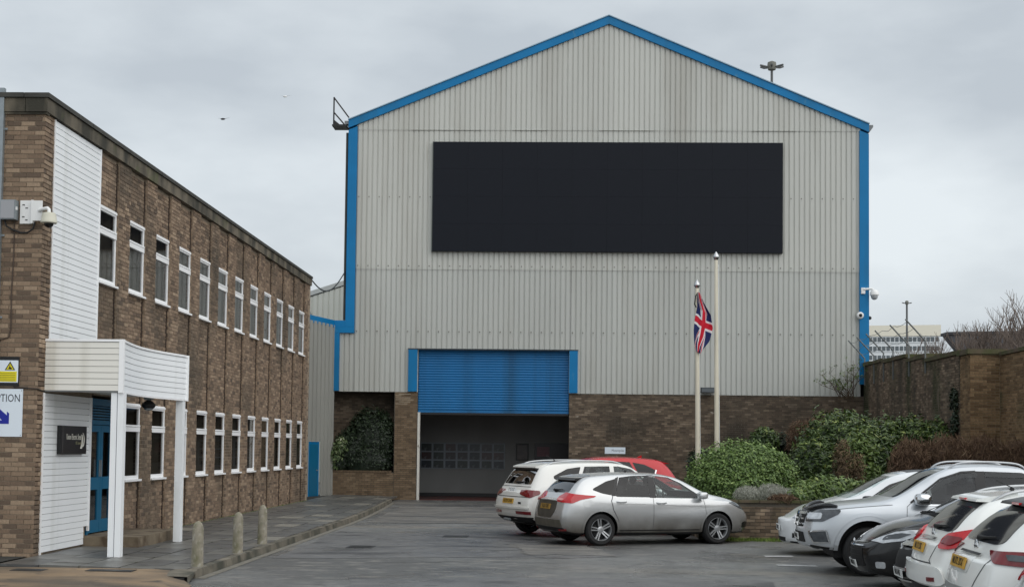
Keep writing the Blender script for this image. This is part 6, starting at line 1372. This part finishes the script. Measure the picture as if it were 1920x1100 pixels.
c.patch('head_light', [(1.98, -.52, .78), (1.7, -.78, .84), (1.45, -.84, .86), (1.6, -.82, .76), (1.95, -.56, .68)], -48, lamp_smoke, off=.012, mirror=True, cell=.04); c.line('running_lamp', [(1.98, -.53, .77), (1.9, -.60, .66), (1.86, -.66, .60)], -48, .03, lamp_clear, True, .02); c.line('lamp_chrome', [(1.96, -.54, .79), (1.7, -.78, .845), (1.45, -.84, .87)], -48, .014, chrome, True, .02)
c.plate('NK18 VBE', 2, .42, False); c.emblem(2, .72, .05, False); c.wheels((1.27, -1.27), .315); c.arch_lips((1.27, -1.27), .32, .375, rubber, .06); c.mirrors(.82, 1.0); c.seats(-.05, -.75, 1.1)
c.line('lower_chrome', [(2.1, -.5, .34), (2.1, .5, .34)], 0, .02, chrome, off=.014); c.line('bonnet_gap', [(1.9, -.58, .86), (1.5, -.74, .95), (1.1, -.78, 1.0)], -90, .012, mirror=True, phi=45)

# two white crossovers and a silver car, tails left
def tail_car(name, label, rear_pt, H, w, xr, xf, slope, pm, plate_txt, kind, lowm=None):
    sp = suv(H, xr, xf, w, slope); sp['bowr'] = .11
    c = Car(name, label, place(rear_pt, YR, xr-.03), YR, sp, pm, group=GR, lower=lowm or rubber); a = 1.3; dz = H-1.66
    fw_ = [(-.1, 1.08+dz*.4), (.95, 1.07+dz*.4), (.40, 1.48+dz), (.1, 1.54+dz), (-.05, 1.545+dz)]; rwn = [(-.2, 1.085+dz*.4), (-.16, 1.55+dz), (-.75, 1.52+dz), (-.98, 1.14+dz*.4)]
    c.cut([(a, .40, .35), (-a, .40, .35)], [fw_, rwn], (1.2+dz*.5, 1.53+dz, .56, .48, xr+.35, 1.1))
    c.side('window', fw_, car_glass, off=.003, skirt=.01); c.side('window', rwn, priv_glass, off=.003, skirt=.01)
    c.patch('windscreen', [(1, -.68, 1.16+dz*.5), (1, .68, 1.16+dz*.5), (1, .56, 1.56+dz), (1, -.56, 1.56+dz)], 0, car_glass, off=.003)
    zg0, zg1 = 1.15+dz*.5, 1.50+dz
    c.patch('rear_window', [(-2, -.66, zg0+.03), (-2, -.5, zg0), (-2, .5, zg0), (-2, .66, zg0+.03), (-2, .54, zg1), (-2, -.54, zg1)], 180, mat('rear_glass_dark', S(40, 42, 46), .08, coat=.6), off=.006, r=.05)
    q = MB(); xs_ = xr+slope
    q.prism([(xs_+.25, H-.035), (xs_, H-.075), (xs_-.17, H-.11), (xs_-.19, H-.135), (xs_, H-.14), (xs_+.25, H-.10)], lambda u, v, w_: (u, w_, v), -.56, .56)
    c.add('spoiler', q, pm if kind != 'b' else trim_black, 50); b_ = MB(); b_.box(xs_-.2, xs_-.17, -.12, .12, H-.128, H-.108); c.add('brake_light', b_, lamp_red)
    c.wiper(.05, -.42, zg0+.02, zg0+.05); c.rails(-1.35, .35, .57, alloy, .05); c.whip(-1.0, .2)
    c.wheels((a, -a), .345); c.arch_lips((a, -a), .35, .415, rubber if kind != 'b' else pm, .07, .014); c.handles([(.0, .98+dz*.4), (-.85, 1.0+dz*.4)]); c.mirrors(.9, 1.06+dz*.4); c.seats(0, -.8, 1.2+dz*.5)
    c.patch('head_light', [(xf-.1, -.5, .85), (xf-.45, -.84, .9), (xf-.45, -.86, .76), (xf-.1, -.5, .76)], -45, lamp_smoke, off=.01, mirror=True); c.patch('grille', [(2, -.5, .8), (2, .5, .8), (2, .4, .45), (2, -.4, .45)], 0, rubber, off=.01)
    c.patch('rear_bumper', [(-2, -w*.86, .52), (-2, w*.86, .52), (-2, w*.78, .3), (-2, -w*.78, .3)], 180, rubber, off=.016)
    return c
whj = paint('white_paint_warm', S(238, 240, 237), 0, .22)
c = tail_car('white_crossover', 'white compact crossover, tail to the road, with red boomerang tail light', (4.02, 15.0), 1.57, .885, -1.95, 2.18, .62, whj, 'NL12 LSK', 'a')
c.patch('tail_light', [(-1.86, -.58, .93), (-1.80, -.70, .93), (-1.66, -.80, .97), (-1.56, -.83, 1.06), (-1.1, -.86, 1.13), (-1.15, -.85, 1.16), (-1.6, -.78, 1.14), (-1.82, -.64, 1.08), (-1.87, -.57, 1.02)], -135, lamp_red, off=.03, skirt=.04, mirror=True, cell=.04, r=.03)
c.patch('brake_lens', [(-1.85, -.60, .97), (-1.76, -.72, .97), (-1.68, -.78, 1.04), (-1.8, -.66, 1.06)], -135, lamp_dred, off=.045, skirt=.03, mirror=True, cell=.04, r=.02)
c.patch('bumper_panel', [(-2, -.76, .74), (-2, .76, .74), (-2, .78, .56), (-2, -.78, .56)], 180, whj, off=.05, r=.06); c.line('tailgate_gap', [(-2, -.52, .76), (-2, -.46, .80), (-2, -.56, 1.0), (-2, -.62, 1.12)], 180, .014, mirror=True); c.line('tailgate_gap', [(-2, -.5, .77), (-2, .5, .77)], 180, .014)
c.patch('plate_recess_shade', [(-2, -.32, 1.0), (-2, .32, 1.0), (-2, .3, .84), (-2, -.3, .84)], 180, mat('white_recess_shade', S(196, 198, 194), .4), off=.005); c.line('plate_trim', [(-2, -.34, 1.01), (-2, .34, 1.01)], 180, .03, chrome, off=.02); c.plate('NL12 LSK', -2, .92); c.emblem(-2, 1.06, .05)  # plate recess is a flush patch, its shade put into a greyer white
c.patch('reflector', [(-1.85, -.48, .63), (-1.8, -.62, .64), (-1.8, -.62, .60), (-1.85, -.48, .59)], -150, lamp_dred, off=.06, mirror=True, r=0)
c = tail_car('white_suv', 'white SUV with wide dark red tail lights, tail to the road in the foreground', (3.80, 12.8), 1.60, .92, -2.1, 2.27, .68, whj, 'NU72 ZKX', 'b')
c.patch('tail_light', [(-2.0, -.52, 1.07), (-1.7, -.86, 1.08), (-1.35, -.91, 1.09), (-1.6, -.90, .98), (-1.72, -.88, .95), (-1.95, -.66, .97)], -132, lamp_dred, off=.014, mirror=True, cell=.04, r=.02); c.patch('reversing_lamp', [(-1.86, -.72, 1.045), (-1.6, -.88, 1.05), (-1.70, -.87, .995), (-1.84, -.75, 1.0)], -132, lamp_smoke, off=.02, mirror=True, r=.01, cell=.04)
c.line('tailgate_gap', [(-2, -.60, .66), (-2, -.50, .74), (-2, -.62, .95), (-2, -.68, 1.05)], 180, .014, mirror=True); c.patch('tailgate_strip', [(-2, -.5, .72), (-2, .5, .72), (-2, .5, .66), (-2, -.5, .66)], 180, mat('pale_grey_trim', S(150, 152, 150), .4), off=.012, r=0); c.patch('plate_recess_shade', [(-2, -.36, 1.0), (-2, .36, 1.0), (-2, .32, .85), (-2, -.32, .85)], 180, mat('white_recess_shade', S(196, 198, 194), .4), off=.005)  # flush patch round the plate, recess shade painted as greyer white
c.line('plate_trim', [(-2, -.36, 1.01), (-2, .36, 1.01)], 180, .024, alloy_dark, off=.02); c.plate('NU72 ZKX', -2, .93); c.emblem(-2, 1.075, .055); c.patch('bumper_side', [(-2.0, -.5, .60), (-1.75, -.86, .66), (-1.75, -.88, .5), (-2.0, -.5, .48)], -140, whj, off=.02, mirror=True)
c = tail_car('silver_suv', 'pale silver car cut off by the right edge of the picture', (3.66, 10.45), 1.62, .92, -2.1, 2.27, .6, pick, 'YJ19 KDW', 'a')
c.patch('tail_light', [(-2.0, -.5, 1.1), (-1.8, -.8, 1.12), (-1.8, -.84, .9), (-2.0, -.55, .92)], -140, lamp_red, off=.014, mirror=True, cell=.04); c.line('plate_trim', [(-2, -.36, 1.13), (-2, .36, 1.13)], 180, .08, chrome, off=.02); c.plate('YJ19 KDW', -2, 1.02); c.emblem(-2, 1.2, .05)
